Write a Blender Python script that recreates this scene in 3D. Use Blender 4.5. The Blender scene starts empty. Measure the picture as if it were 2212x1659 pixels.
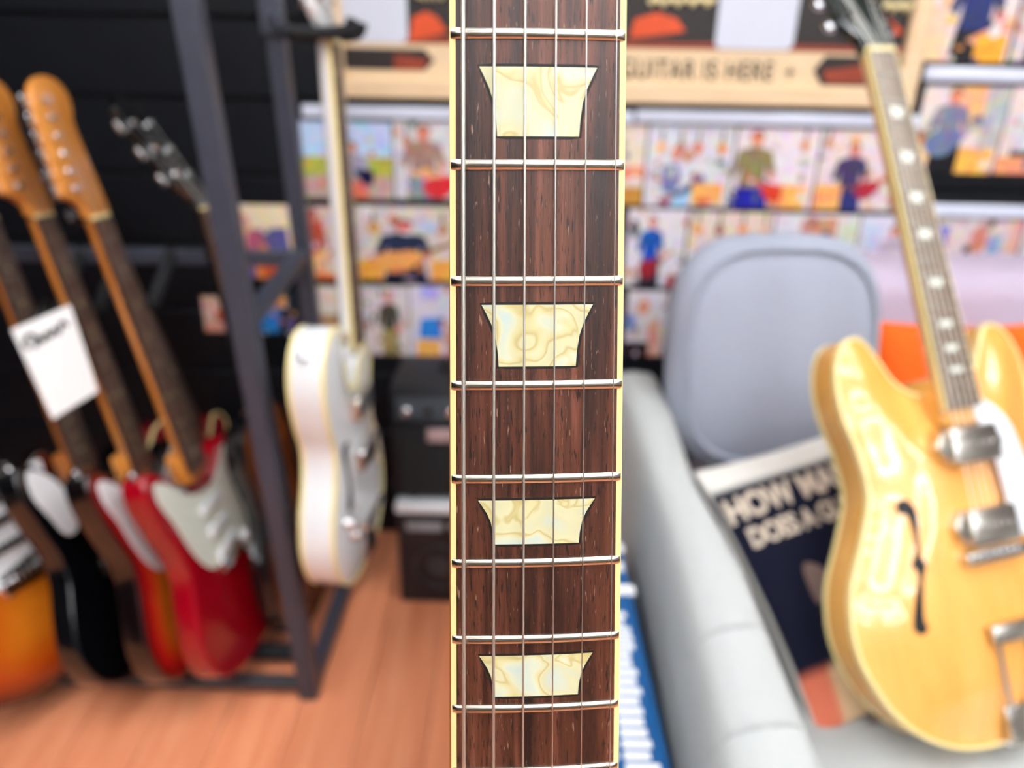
import bpy, bmesh, math, random
from mathutils import Vector, Matrix
from mathutils.geometry import delaunay_2d_cdt

random.seed(7)
SC = bpy.context.scene
COL = SC.collection
PI = math.pi

# ------------------------------------------------------------------ camera
FPX, CX, CY = 1534.0, 1106.0, 829.5
CAM = Vector((0, 0, 1.10))
PITCH, ROLL = math.radians(22.7), math.radians(1.2)
_X = Vector((1, 0, 0))
_D = Vector((0, -math.sin(PITCH), -math.cos(PITCH)))
FWD = Vector((0, math.cos(PITCH), -math.sin(PITCH)))
IX = _X * math.cos(ROLL) - _D * math.sin(ROLL)      # picture right
IY = _X * math.sin(ROLL) + _D * math.cos(ROLL)      # picture down

def ray(px, py):
    return IX * ((px - CX) / FPX) + IY * ((py - CY) / FPX) + FWD
def at(px, py, t):
    return CAM + ray(px, py) * t
def on_z(px, py, z):
    r = ray(px, py); return CAM + r * ((z - CAM.z) / r.z)
def on_y(px, py, y):
    r = ray(px, py); return CAM + r * ((y - CAM.y) / r.y)
def cam3(x, y, t):
    return CAM + IX * x + IY * y + FWD * t
def reach(base, px, py, length, far=False):
    """point on the pixel's ray that lies `length` away from base"""
    r = ray(px, py); q = CAM - base
    a, b, c = r.dot(r), 2 * r.dot(q), q.dot(q) - length * length
    d = b * b - 4 * a * c
    t = -b / (2 * a)
    if d > 0:
        t += (1 if far else -1) * math.sqrt(d) / (2 * a)
    return CAM + r * t

cam_d = bpy.data.cameras.new('camera')
cam_d.sensor_width = 36.0
cam_d.sensor_fit = 'HORIZONTAL'
cam_d.lens = FPX * 36.0 / 2212.0
cam_d.clip_start = 0.01
cam_d.dof.use_dof = True
cam_d.dof.focus_distance = 0.196
cam_d.dof.aperture_fstop = 6.8
cam_o = bpy.data.objects.new('camera', cam_d)
COL.objects.link(cam_o)
M = Matrix((IX, -IY, -FWD)).transposed().to_4x4()
M.translation = CAM
cam_o.matrix_world = M
SC.camera = cam_o

# ------------------------------------------------------------------ world, exposure
W = bpy.data.worlds.new('world'); SC.world = W
W.use_nodes = True
W.node_tree.nodes['Background'].inputs[0].default_value = (0.8, 0.88, 1, 1)
W.node_tree.nodes['Background'].inputs[1].default_value = 0.25
SC.view_settings.view_transform = 'Standard'
SC.view_settings.look = 'None'
SC.view_settings.gamma = 1.0
SC.view_settings.use_curve_mapping = False
SC.view_settings.exposure = 1.22
SC.cycles.use_denoising = True
SC.cycles.max_bounces = 8
SC.cycles.sample_clamp_indirect = 6.0
LED = 16.0           # strength of the ceiling tubes
ROOM = (-2.3, 3.7, -4.3, 1.60, 2.55)

# ------------------------------------------------------------------ helpers
def lin(h):
    if isinstance(h, (tuple, list)): return tuple(h[:3])
    h = h.lstrip('#')
    o = []
    for i in (0, 2, 4):
        c = int(h[i:i + 2], 16) / 255
        o.append(c / 12.92 if c <= .04045 else ((c + .055) / 1.055) ** 2.4)
    return tuple(o)

def new_mat(name):
    m = bpy.data.materials.new(name); m.use_nodes = True
    nt = m.node_tree
    return m, nt, nt.nodes['Principled BSDF']

def add(nt, kind, **kw):
    n = nt.nodes.new(kind)
    for k, v in kw.items():
        if hasattr(n, k): setattr(n, k, v)
        else: n.inputs[k].default_value = v
    return n

def mapping(nt, scale, kind='Object', rot=(0, 0, 0)):
    tc = add(nt, 'ShaderNodeTexCoord')
    mp = add(nt, 'ShaderNodeMapping')
    mp.inputs['Scale'].default_value = scale
    mp.inputs['Rotation'].default_value = rot
    nt.links.new(tc.outputs[kind], mp.inputs['Vector'])
    return mp

def noise(nt, mp, scale, detail=3, rough=.5, dist=0):
    n = add(nt, 'ShaderNodeTexNoise')
    n.inputs['Scale'].default_value = scale
    n.inputs['Detail'].default_value = detail
    n.inputs['Roughness'].default_value = rough
    n.inputs['Distortion'].default_value = dist
    nt.links.new(mp.outputs[0], n.inputs['Vector'])
    return n

def ramp(nt, fac, stops):
    r = add(nt, 'ShaderNodeValToRGB')
    e = r.color_ramp.elements
    while len(e) < len(stops): e.new(.5)
    for el, (p, c) in zip(e, stops):
        el.position = p; el.color = (*lin(c), 1)
    nt.links.new(fac, r.inputs[0])
    return r

def bump(nt, h, b, strength=.2, dist=.001):
    n = add(nt, 'ShaderNodeBump')
    n.inputs['Strength'].default_value = strength
    n.inputs['Distance'].default_value = dist
    nt.links.new(h, n.inputs['Height'])
    nt.links.new(n.outputs[0], b.inputs['Normal'])

def mat(name, c, rough=.5, metal=0, coat=0, var=.06, scale=30, spec=.5, bmp=0, stretch=(1, 1, 1)):
    """plain surface with a little procedural mottling"""
    m, nt, b = new_mat(name)
    c = lin(c)
    mp = mapping(nt, stretch)
    n = noise(nt, mp, scale, 4)
    mx = add(nt, 'ShaderNodeMix', data_type='RGBA')
    mx.inputs[6].default_value = (*[max(0, v * (1 - var)) for v in c], 1)
    mx.inputs[7].default_value = (*[min(1, v * (1 + var)) for v in c], 1)
    nt.links.new(n.outputs[0], mx.inputs[0])
    nt.links.new(mx.outputs[2], b.inputs['Base Color'])
    b.inputs['Roughness'].default_value = rough
    b.inputs['Metallic'].default_value = metal
    b.inputs['Coat Weight'].default_value = coat
    b.inputs['Coat Roughness'].default_value = .04
    b.inputs['Specular IOR Level'].default_value = spec
    if bmp: bump(nt, n.outputs[0], b, bmp, .002)
    return m

def mat_attr(name, rough=.4, coat=0, spec=.5, mottle=0):
    m, nt, b = new_mat(name)
    a = add(nt, 'ShaderNodeVertexColor', layer_name='paint')
    mp = mapping(nt, (1, 1, 1)); n = noise(nt, mp, 60, 2)
    mx = add(nt, 'ShaderNodeMix', data_type='RGBA', blend_type='MULTIPLY')
    mx.inputs[0].default_value = .12
    nt.links.new(a.outputs[0], mx.inputs[6]); nt.links.new(n.outputs[0], mx.inputs[7])
    out = mx.outputs[2]
    if mottle:
        oi = add(nt, 'ShaderNodeObjectInfo'); ad = add(nt, 'ShaderNodeVectorMath', operation='ADD')
        nt.links.new(mp.outputs[0], ad.inputs[0]); nt.links.new(oi.outputs['Location'], ad.inputs[1])
        n2 = add(nt, 'ShaderNodeTexNoise'); n2.inputs['Scale'].default_value = 55; n2.inputs['Detail'].default_value = 3
        nt.links.new(ad.outputs[0], n2.inputs['Vector'])
        hs = add(nt, 'ShaderNodeHueSaturation'); hs.inputs['Saturation'].default_value = 1.3
        nt.links.new(n2.outputs['Color'], hs.inputs['Color'])
        ov = add(nt, 'ShaderNodeMix', data_type='RGBA', blend_type='OVERLAY'); ov.inputs[0].default_value = mottle
        nt.links.new(out, ov.inputs[6]); nt.links.new(hs.outputs[0], ov.inputs[7])
        out = ov.outputs[2]
    nt.links.new(out, b.inputs['Base Color'])
    b.inputs['Roughness'].default_value = rough
    b.inputs['Coat Weight'].default_value = coat
    b.inputs['Coat Roughness'].default_value = .03
    b.inputs['Specular IOR Level'].default_value = spec
    return m

def mat_wood(name, stops, stretch=(120, 6, 120), scale=1.0, rough=.4, coat=0, bmp=.1, spec=.5):
    m, nt, b = new_mat(name)
    mp = mapping(nt, stretch)
    n = noise(nt, mp, scale, 5, .6, .4)
    r = ramp(nt, n.outputs[0], stops)
    nt.links.new(r.outputs[0], b.inputs['Base Color'])
    b.inputs['Roughness'].default_value = rough
    b.inputs['Coat Weight'].default_value = coat
    b.inputs['Coat Roughness'].default_value = .04
    b.inputs['Specular IOR Level'].default_value = spec
    bump(nt, n.outputs[0], b, bmp, .0006)
    return m

def mat_rosewood():
    m, nt, b = new_mat('rosewood_fingerboard')
    mp = mapping(nt, (1, .035, 1))
    n1 = noise(nt, mp, 230, 6, .68, .35)
    r1 = ramp(nt, n1.outputs[0], [(.26, '#1c0f0b'), (.40, '#422317'), (.52, '#6c3f2a'), (.62, '#865240'), (.76, '#a26a4c')])
    mp3 = mapping(nt, (1, .09, 1))
    n3 = noise(nt, mp3, 70, 3, .5, .8)
    r3 = ramp(nt, n3.outputs[0], [(.33, '#6a5850'), (.5, '#cdbcb2'), (.7, '#ffffff')])
    mul = add(nt, 'ShaderNodeMix', data_type='RGBA', blend_type='MULTIPLY')
    mul.inputs[0].default_value = .9
    nt.links.new(r1.outputs[0], mul.inputs[6]); nt.links.new(r3.outputs[0], mul.inputs[7])
    # open pores: short fine streaks, mostly dark, a few filled with pale dust
    mp2 = mapping(nt, (1, .085, 1))
    n2 = noise(nt, mp2, 2100, 2, .5, .1)
    dark = ramp(nt, n2.outputs[0], [(.33, '#ffffff'), (.40, '#000000')])
    d = add(nt, 'ShaderNodeMix', data_type='RGBA')
    d.inputs[7].default_value = (*lin('#1a0b07'), 1)
    nt.links.new(dark.outputs[0], d.inputs[0]); nt.links.new(mul.outputs[2], d.inputs[6])
    mp4 = mapping(nt, (1, .12, 1))
    n4 = noise(nt, mp4, 1700, 2, .5, .1)
    lt = ramp(nt, n4.outputs[0], [(.68, '#000000'), (.74, '#c0c0c0')])
    l = add(nt, 'ShaderNodeMix', data_type='RGBA')
    l.inputs[7].default_value = (*lin('#c09a80'), 1)
    nt.links.new(lt.outputs[0], l.inputs[0]); nt.links.new(d.outputs[2], l.inputs[6])
    nt.links.new(l.outputs[2], b.inputs['Base Color'])
    b.inputs['Roughness'].default_value = .42
    b.inputs['Specular IOR Level'].default_value = .6
    bump(nt, n2.outputs[0], b, .3, .0002)
    return m

def mat_pearl():
    m, nt, b = new_mat('pearloid_inlay')
    mp = mapping(nt, (1, 1, 1), rot=(0, 0, .5))
    n = noise(nt, mp, 75, 1.6, .4, 1.1)
    r = ramp(nt, n.outputs[0], [(.25, '#c6d8d0'), (.40, '#d9ddbf'), (.47, '#d9d19b'), (.51, '#c6b87c'), (.545, '#dad7ad'), (.62, '#d6d4aa'), (.78, '#cad8d0')])
    nt.links.new(r.outputs[0], b.inputs['Base Color'])
    b.inputs['Roughness'].default_value = .28
    bump(nt, n.outputs[0], b, .08, .0005)
    return m

MT = {}
MT['chrome'] = mat('polished_chrome', '#d8d8da', .12, 1, var=.03)
MT['nickel'] = mat('brushed_nickel', '#cfcbc2', .26, 1, var=.05, scale=200)
MT['fretwire'] = mat('nickel_fretwire', '#bdb6a8', .22, 1, var=.05, scale=400, stretch=(.2, 1, 1))
MT['steel_string'] = mat('steel_string', '#dcd9d2', .36, 1, var=.03)
MT['wound_string'] = mat('nickel_wound_string', '#e4e1d8', .48, 1, var=.05, scale=500)
MT['cream_binding'] = mat('cream_binding', '#f6e5a0', .35, var=.03, scale=80, spec=.4)
MT['white_plastic'] = mat('white_plastic', '#eceff2', .25, var=.02)
MT['mint_plastic'] = mat('mint_plastic', '#dfe4d6', .3, var=.02)
MT['tan_plastic'] = mat('aged_plastic', '#d8c6ab', .3, var=.04)
MT['black_gloss'] = mat('black_gloss_lacquer', '#07080b', .12, coat=.8, var=.1)
MT['black_plastic'] = mat('black_plastic', '#0b0b0d', .4, var=.1)
MT['filler'] = mat('black_inlay_filler', '#0d0806', .6, var=.2)
MT['red_gloss'] = mat('candy_red_lacquer', '#960014', .16, coat=.8, var=.08, scale=5)
MT['wine_gloss'] = mat('wine_red_lacquer', '#7c0d18', .16, coat=.8, var=.1, scale=5)
MT['white_gloss'] = mat('white_lacquer', '#eef0f0', .16, coat=.7, var=.015, scale=6)
MT['paint'] = mat_attr('burst_lacquer', .2, .8)
MT['print'] = mat_attr('printed_paper', .35, 0, .35, .7)
MT['fabric_print'] = mat_attr('printed_fabric', .9, 0, .15)
MT['natural'] = mat_wood('natural_maple_lacquer', [(.3, '#eba24c'), (.5, '#f1ab54'), (.7, '#f6b662')], (14, 3, 14), 1, .22, .8, 0)
MT['natural_side'] = mat_wood('natural_maple_rim', [(.3, '#d99a45'), (.5, '#e2a550'), (.7, '#ebb45f')], (14, 3, 14), 1, .25, .7, 0)
MT['maple'] = mat_wood('amber_maple_neck', [(.25, '#b06a24'), (.5, '#cf8434'), (.75, '#e2a050')], (60, 4, 60), 1, .28, .5, .02)
MT['mahogany'] = mat_wood('mahogany_neck', [(.25, '#8a4a20'), (.5, '#a8642c'), (.75, '#bf7a3a')], (60, 4, 60), 1, .3, .4, .03)
MT['brown_gloss'] = mat_wood('brown_guitar_top', [(.25, '#5a2a10'), (.5, '#84451c'), (.75, '#a45f2a')], (60, 4, 60), 1, .22, .7, .02)
MT['rosewood_far'] = mat_wood('rosewood_far', [(.25, '#2c1a12'), (.5, '#4b3023'), (.75, '#6b4a38')], (120, 6, 120), 1, .45, 0, .05)
MT['rosewood_pale'] = mat_wood('rosewood_pale', [(.25, '#54402f'), (.5, '#6d5744'), (.75, '#8a725b')], (120, 6, 120), 1, .3, 0, .03)
MT['rosewood'] = mat_rosewood()
MT['pearl'] = mat_pearl()
MT['rack'] = mat('rack_black_steel', '#3a3d49', .42, var=.12, scale=40, spec=.5)
MT['foam'] = mat('black_foam', '#101114', .85, var=.15, scale=200, bmp=.2)
MT['slat'] = mat('black_slatwall', '#05080f', .55, var=.15, scale=8, spec=.25)
MT['wallpaint'] = mat('pale_wall_paint', '#8f8b86', .8, var=.02)
MT['ceiling'] = mat('white_ceiling', '#e6e6e4', .9, var=.02)
MT['oak_frame'] = mat_wood('pale_wood_frame', [(.25, '#d7b58c'), (.5, '#e3c49c'), (.75, '#ecd2ae')], (6, 90, 90), 1, .5, 0, .03)
MT['poster_cream'] = mat('poster_cream_paper', '#dcc09a', .5, var=.05, scale=12)
MT['sofa'] = mat('sofa_grey_fabric', '#b4b7b5', .92, var=.06, scale=300, spec=.2, bmp=.15)
MT['pillow_grey'] = mat('pillow_blue_grey_fabric', '#a3a8b6', .92, var=.06, scale=260, spec=.2, bmp=.2)
MT['mauve'] = mat('mauve_throw', '#b9abbd', .92, var=.08, scale=180, spec=.2, bmp=.2)
MT['orange_cloth'] = mat('orange_cloth', '#f2641c', .85, var=.1, scale=90, spec=.2)
MT['seam'] = mat('grey_piping', '#a9aba9', .9, var=.1, scale=200, spec=.2)
MT['tolex'] = mat('black_tolex', '#14161a', .6, var=.25, scale=500, bmp=.3)
MT['grille'] = mat('grille_cloth', '#0e1013', .8, var=.3, scale=700, bmp=.3)
MT['metal_grey'] = mat('grey_control_panel', '#3a3f46', .35, .3, var=.08)
MT['carton'] = mat('dark_carton', '#17171c', .5, var=.1, scale=20)
MT['carton_white'] = mat('white_carton_edge', '#e6eaee', .5, var=.03)
MT['blue_box'] = mat('blue_printed_carton', '#0f4f86', .35, var=.12, scale=6)
MT['ink_white'] = mat('white_ink', '#f2f4f6', .5, var=.02)
MT['ink_black'] = mat('black_ink', '#17130f', .6, var=.05)
MT['ink_tan'] = mat('tan_ink', '#d8c8b6', .8, var=.08, spec=.2)
MT['ink_brown'] = mat('brown_ink', '#7b6660', .8, var=.15, spec=.2)
MT['paper'] = mat('white_tag_card', '#eef0ee', .6, var=.02)
MT['rail'] = mat('clear_label_rail', '#dfe4f4', .18, coat=.5, var=.03, scale=10)
MT['headstock_dark'] = mat('dark_headstock_veneer', '#1b2522', .2, coat=.6, var=.15)

def lamp_mat():
    m, nt, b = new_mat('led_tube')
    b.inputs['Base Color'].default_value = (.9, .9, .9, 1)
    b.inputs['Emission Color'].default_value = (.93, .96, 1, 1)
    b.inputs['Emission Strength'].default_value = LED
    return m
MT['led'] = lamp_mat()

def tag(o, label=None, cat=None, group=None, kind=None):
    if label: o['label'] = label
    if cat: o['category'] = cat
    if group: o['group'] = group
    if kind: o['kind'] = kind
    return o

def thing(name, label, cat, matrix=None, group=None):
    o = bpy.data.objects.new(name, None)
    o.empty_display_size = .05
    COL.objects.link(o)
    if matrix is not None: o.matrix_world = matrix
    return tag(o, label, cat, group)

def make_mesh(name, verts, faces, smooth=True, colors=None, angle=38):
    me = bpy.data.meshes.new(name)
    me.from_pydata([tuple(v) for v in verts], [], faces)
    bm = bmesh.new(); bm.from_mesh(me)
    bmesh.ops.recalc_face_normals(bm, faces=bm.faces)
    bm.to_mesh(me); bm.free()
    if colors is not None:
        a = me.color_attributes.new('paint', 'FLOAT_COLOR', 'POINT')
        for i, c in enumerate(colors): a.data[i].color = (*c[:3], 1)
    if smooth:
        me.polygons.foreach_set('use_smooth', [True] * len(me.polygons))
        me.set_sharp_from_angle(angle=math.radians(angle))
    me.update()
    return me

def link(name, me, m, parent=None, loc=None):
    o = bpy.data.objects.new(name, me)
    if m is not None and not me.materials: me.materials.append(MT[m] if isinstance(m, str) else m)
    COL.objects.link(o)
    if parent is not None: o.parent = parent
    if loc is not None: o.location = loc
    return o

def obj(name, geo, m, parent=None, smooth=True, colors=None, angle=38):
    return link(name, make_mesh(name, geo[0], geo[1], smooth, colors, angle), m, parent)

def join(*geos):
    V, F = [], []
    for v, f in geos:
        k = len(V); V += list(v); F += [tuple(i + k for i in q) for q in f]
    return V, F

def box(x0, y0, z0, x1, y1, z1, bev=0, seg=2):
    if not bev:
        v = [(x, y, z) for x in (x0, x1) for y in (y0, y1) for z in (z0, z1)]
        return [Vector(p) for p in v], [(0, 1, 3, 2), (4, 6, 7, 5), (0, 4, 5, 1), (2, 3, 7, 6), (0, 2, 6, 4), (1, 5, 7, 3)]
    bm = bmesh.new()
    bmesh.ops.create_cube(bm, size=1)
    for v in bm.verts:
        v.co = Vector(((x0 + x1) / 2 + v.co.x * (x1 - x0), (y0 + y1) / 2 + v.co.y * (y1 - y0), (z0 + z1) / 2 + v.co.z * (z1 - z0)))
    bmesh.ops.bevel(bm, geom=list(bm.edges), offset=bev, segments=seg, affect='EDGES', profile=.5)
    bm.verts.index_update()
    V = [v.co.copy() for v in bm.verts]; F = [tuple(v.index for v in f.verts) for f in bm.faces]
    bm.free()
    return V, F

def xf(geo, m):
    return [m @ Vector(v) for v in geo[0]], geo[1]

def tube(pts, r, n=8, cap=True):
    pts = [Vector(p) for p in pts]
    rr = r if isinstance(r, (list, tuple)) else [r] * len(pts)
    V, F = [], []
    up = None
    for i, p in enumerate(pts):
        d = (pts[min(i + 1, len(pts) - 1)] - pts[max(i - 1, 0)]).normalized()
        if up is None:
            up = Vector((0, 0, 1)) if abs(d.z) < .9 else Vector((1, 0, 0))
        a = d.cross(up).normalized(); b = a.cross(d).normalized(); up = b
        for k in range(n):
            t = 2 * PI * k / n
            V.append(p + (a * math.cos(t) + b * math.sin(t)) * rr[i])
    for i in range(len(pts) - 1):
        for k in range(n):
            F.append((i * n + k, i * n + (k + 1) % n, (i + 1) * n + (k + 1) % n, (i + 1) * n + k))
    if cap:
        F.append(tuple(range(n))); F.append(tuple(range((len(pts) - 1) * n, len(pts) * n)))
    return V, F

def beam(a, b, w, h=None, up=Vector((0, 0, 1)), bev=.003):
    """square tube from a to b"""
    h = h or w
    a, b = Vector(a), Vector(b)
    d = (b - a); L = d.length; d.normalize()
    if abs(d.dot(up)) > .95: up = Vector((0, 1, 0))
    s = d.cross(up).normalized(); u = s.cross(d).normalized()
    m = Matrix((s, d, u)).transposed().to_4x4(); m.translation = a
    return xf(box(-w / 2, 0, -h / 2, w / 2, L, h / 2, bev, 2), m)

def catmull(pts, per=6, closed=True):
    P = [Vector((*p, 0)) if len(p) == 2 else Vector(p) for p in pts]
    n = len(P); out = []
    rng = range(n) if closed else range(n - 1)
    for i in rng:
        g = (lambda k: P[k % n]) if closed else (lambda k: P[min(max(k, 0), n - 1)])
        p0, p1, p2, p3 = g(i - 1), g(i), g(i + 1), g(i + 2)
        for j in range(per):
            t = j / per
            out.append(.5 * ((2 * p1) + (p2 - p0) * t + (2 * p0 - 5 * p1 + 4 * p2 - p3) * t * t + (3 * p1 - p0 - 3 * p2 + p3) * t ** 3))
    if not closed: out.append(P[-1])
    return out

def signed_area(o):
    return sum(o[i].x * o[(i + 1) % len(o)].y - o[(i + 1) % len(o)].x * o[i].y for i in range(len(o))) / 2

def inset(o, r):
    n = len(o); s = 1 if signed_area(o) > 0 else -1
    out = []
    for i in range(n):
        t = (o[(i + 1) % n] - o[i - 1]); t.z = 0; t.normalize()
        out.append(o[i] + Vector((-t.y, t.x, 0)) * (s * r))
    return out

def inside(o, x, y):
    c = False; n = len(o); j = n - 1
    for i in range(n):
        a, b = o[i], o[j]
        if (a.y > y) != (b.y > y) and x < (b.x - a.x) * (y - a.y) / (b.y - a.y) + a.x: c = not c
        j = i
    return c

def edge_dist(o, x, y):
    best = 9e9; n = len(o)
    for i in range(n):
        a, b = o[i], o[(i + 1) % n]
        dx, dy = b.x - a.x, b.y - a.y
        l = dx * dx + dy * dy or 1e-12
        t = max(0, min(1, ((x - a.x) * dx + (y - a.y) * dy) / l))
        best = min(best, (a.x + dx * t - x) ** 2 + (a.y + dy * t - y) ** 2)
    return math.sqrt(best)

def cap_fill(o, step=None):
    """triangulate the polygon o; with step, adds interior points"""
    n = len(o)
    v = [Vector((p.x, p.y)) for p in o]
    if step:
        x0, x1 = min(p.x for p in o), max(p.x for p in o)
        y0, y1 = min(p.y for p in o), max(p.y for p in o)
        y = y0 + step * .5
        while y < y1:
            x = x0 + step * .5
            while x < x1:
                if inside(o, x, y) and edge_dist(o, x, y) > step * .35: v.append(Vector((x, y)))
                x += step
            y += step
    e = [(i, (i + 1) % n) for i in range(n)]
    r = delaunay_2d_cdt(v, e, [], 1, 1e-7)
    return r[0], [tuple(f) for f in r[2]]

def slab(o, z0, z1, r=.002, seg=2):
    """outline o (Vectors) extruded from z0 to z1 with rounded rims"""
    V, F = [], []
    n = len(o)
    rings = []
    for k in range(seg + 1):
        a = PI / 2 * k / seg
        rings.append((r * (1 - math.sin(a)), z0 + r * (1 - math.cos(a))))
    for k in range(seg + 1):
        a = PI / 2 * k / seg
        rings.append((r * (1 - math.cos(a)), z1 - r * (1 - math.sin(a))))
    for ins, z in rings:
        for p in inset(o, ins): V.append(Vector((p.x, p.y, z)))
    for k in range(len(rings) - 1):
        for i in range(n):
            F.append((k * n + i, k * n + (i + 1) % n, (k + 1) * n + (i + 1) % n, (k + 1) * n + i))
    for z, ring in ((z0, 0), (z1, len(rings) - 1)):
        oo = [V[ring * n + i] for i in range(n)]
        cv, cf = cap_fill(oo)
        b = len(V)
        idx = []
        for q, c in enumerate(cv):
            if q < n: idx.append(ring * n + q)
            else:
                idx.append(len(V)); V.append(Vector((c.x, c.y, z)))
        F += [tuple(idx[i] for i in f) for f in cf]
    return V, F

def body_geo(o, depth, r=.006, dome=0, sigma=.03, color=None):
    """guitar body: top at z=0 (domed by `dome`), back at -depth; returns geo, colours, height function"""
    n = len(o); V, F, C = [], [], []
    seg = 3; rings = []
    for k in range(seg + 1):
        a = PI / 2 * k / seg
        rings.append((r * (1 - math.sin(a)), -depth + r * (1 - math.cos(a))))
    for k in range(seg + 1):
        a = PI / 2 * k / seg
        rings.append((r * (1 - math.cos(a)), -r * (1 - math.sin(a))))
    for ins, z in rings:
        for p in inset(o, ins): V.append(Vector((p.x, p.y, z)))
    for k in range(len(rings) - 1):
        for i in range(n):
            F.append((k * n + i, k * n + (i + 1) % n, (k + 1) * n + (i + 1) % n, (k + 1) * n + i))
    top = [V[(len(rings) - 1) * n + i] for i in range(n)]
    height = lambda x, y: dome * (1 - math.exp(-(edge_dist(top, x, y) / sigma) ** 1.4)) if dome else 0.0
    for ring, step, z0 in ((0, None, -depth), (len(rings) - 1, .008 if dome > .02 else .018, 0)):
        oo = [V[ring * n + i] for i in range(n)]
        cv, cf = cap_fill(oo, step)
        idx = []
        for q, c in enumerate(cv):
            if q < n: idx.append(ring * n + q)
            else:
                idx.append(len(V))
                V.append(Vector((c.x, c.y, z0 + (height(c.x, c.y) if step else 0))))
        F += [tuple(idx[i] for i in f) for f in cf]
    if color:
        for p in V: C.append(color(edge_dist(o, p.x, p.y), p.z))
    return (V, F), (C if color else None), height

def rim_geo(o, z, w=.003, h=.006):
    """band along the outline, at the top edge"""
    a, b = inset(o, -.0006), inset(o, w)
    n = len(o); V, F = [], []
    for ring, zz in ((a, z - h), (a, z), (b, z + .0007), (b, z - h)):
        for p in ring: V.append(Vector((p.x, p.y, zz)))
    for k in range(4):
        k2 = (k + 1) % 4
        for i in range(n):
            F.append((k * n + i, k * n + (i + 1) % n, k2 * n + (i + 1) % n, k2 * n + i))
    return V, F

def rot(axis, deg): return Matrix.Rotation(math.radians(deg), 4, axis)
def tr(x, y, z): return Matrix.Translation((x, y, z))

def text_geo(s, size, bold=0.0, spacing=1.0):
    cu = bpy.data.curves.new('lettering', 'FONT')
    cu.body = s; cu.size = size; cu.offset = bold; cu.space_character = spacing
    cu.fill_mode = 'FRONT' if hasattr(cu, 'fill_mode') else cu.fill_mode
    o = bpy.data.objects.new('lettering', cu); COL.objects.link(o)
    dg = bpy.context.evaluated_depsgraph_get()
    me = bpy.data.meshes.new_from_object(o.evaluated_get(dg))
    bm = bmesh.new(); bm.from_mesh(me)
    bmesh.ops.triangulate(bm, faces=bm.faces)
    long_e = [e for e in bm.edges if e.calc_length() > size * .25]
    if long_e: bmesh.ops.subdivide_edges(bm, edges=long_e, cuts=2)
    bmesh.ops.triangulate(bm, faces=bm.faces)
    bm.verts.index_update()
    g = [v.co.copy() for v in bm.verts], [tuple(v.index for v in f.verts) for f in bm.faces]
    bm.free()
    bpy.data.objects.remove(o); bpy.data.curves.remove(cu); bpy.data.meshes.remove(me)
    return g

# ------------------------------------------------------------------ the room
RX0, RX1, RY0, RY1, RH = ROOM
fl = tag(obj('floor', box(RX0, RY0, -.06, RX1, RY1 + .05, -.008), mat('floor_joint_dark', '#4a2a1c', .7), smooth=False), kind='structure')
def mat_plank():
    m, nt, b = new_mat('reddish_laminate_plank')
    mp = mapping(nt, (9, .7, 9))
    n = noise(nt, mp, 4, 6, .6, .5)
    oi = add(nt, 'ShaderNodeObjectInfo')
    r = ramp(nt, n.outputs[0], [(.25, '#d27c56'), (.5, '#e18f66'), (.75, '#eb9f76')])
    hsv = add(nt, 'ShaderNodeHueSaturation')
    mr = add(nt, 'ShaderNodeMapRange')
    mr.inputs[3].default_value = .9; mr.inputs[4].default_value = 1.08
    nt.links.new(oi.outputs['Random'], mr.inputs[0])
    nt.links.new(mr.outputs[0], hsv.inputs['Value'])
    nt.links.new(r.outputs[0], hsv.inputs['Color'])
    nt.links.new(hsv.outputs[0], b.inputs['Base Color'])
    b.inputs['Roughness'].default_value = .38
    b.inputs['Specular IOR Level'].default_value = .4
    bump(nt, n.outputs[0], b, .05, .001)
    return m
MT['plank'] = mat_plank()
PW, PL = .127, 1.3
pm = make_mesh('plank', *box(.0008, .0008, -.008, PW - .0008, PL - .0008, 0, .0012, 1), smooth=False)
x = RX0; k = 0
while x < RX1 - .02:
    y = RY1 - PL + (k * .47) % PL
    while y > RY0 - PL:
        if y < 1.5 and y + PL > -.6 and -1.6 < x < 1.4:
            link('plank', pm, 'plank', fl, (x, y, 0))
        y -= PL
    x += PW; k += 1

wb = tag(obj('wall_back', box(RX0, RY1, 0, RX1, RY1 + .1, RH), mat('wall_groove_black', '#04060a', .8), smooth=False), kind='structure')
SLH = .152
slm = make_mesh('slat', *box(RX0, -.012, .004, RX1, 0, SLH - .004, .003, 1), smooth=False)
z = .0
while z + SLH < RH:
    link('slat', slm, 'slat', wb, (0, RY1, z)); z += SLH
WF = RY1 - .012                     # front face of the slats
tag(obj('wall_left', box(RX0 - .1, RY0, 0, RX0, RY1, RH), 'slat', smooth=False), kind='structure')
tag(obj('wall_right', box(RX1, RY0, 0, RX1 + .1, RY1, RH), 'wallpaint', smooth=False), kind='structure')
tag(obj('wall_front', box(RX0, RY0 - .1, 0, RX1, RY0, RH), 'wallpaint', smooth=False), kind='structure')
tag(obj('ceiling', box(RX0, RY0, RH, RX1, RY1, RH + .08), 'ceiling', smooth=False), kind='structure')

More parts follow.
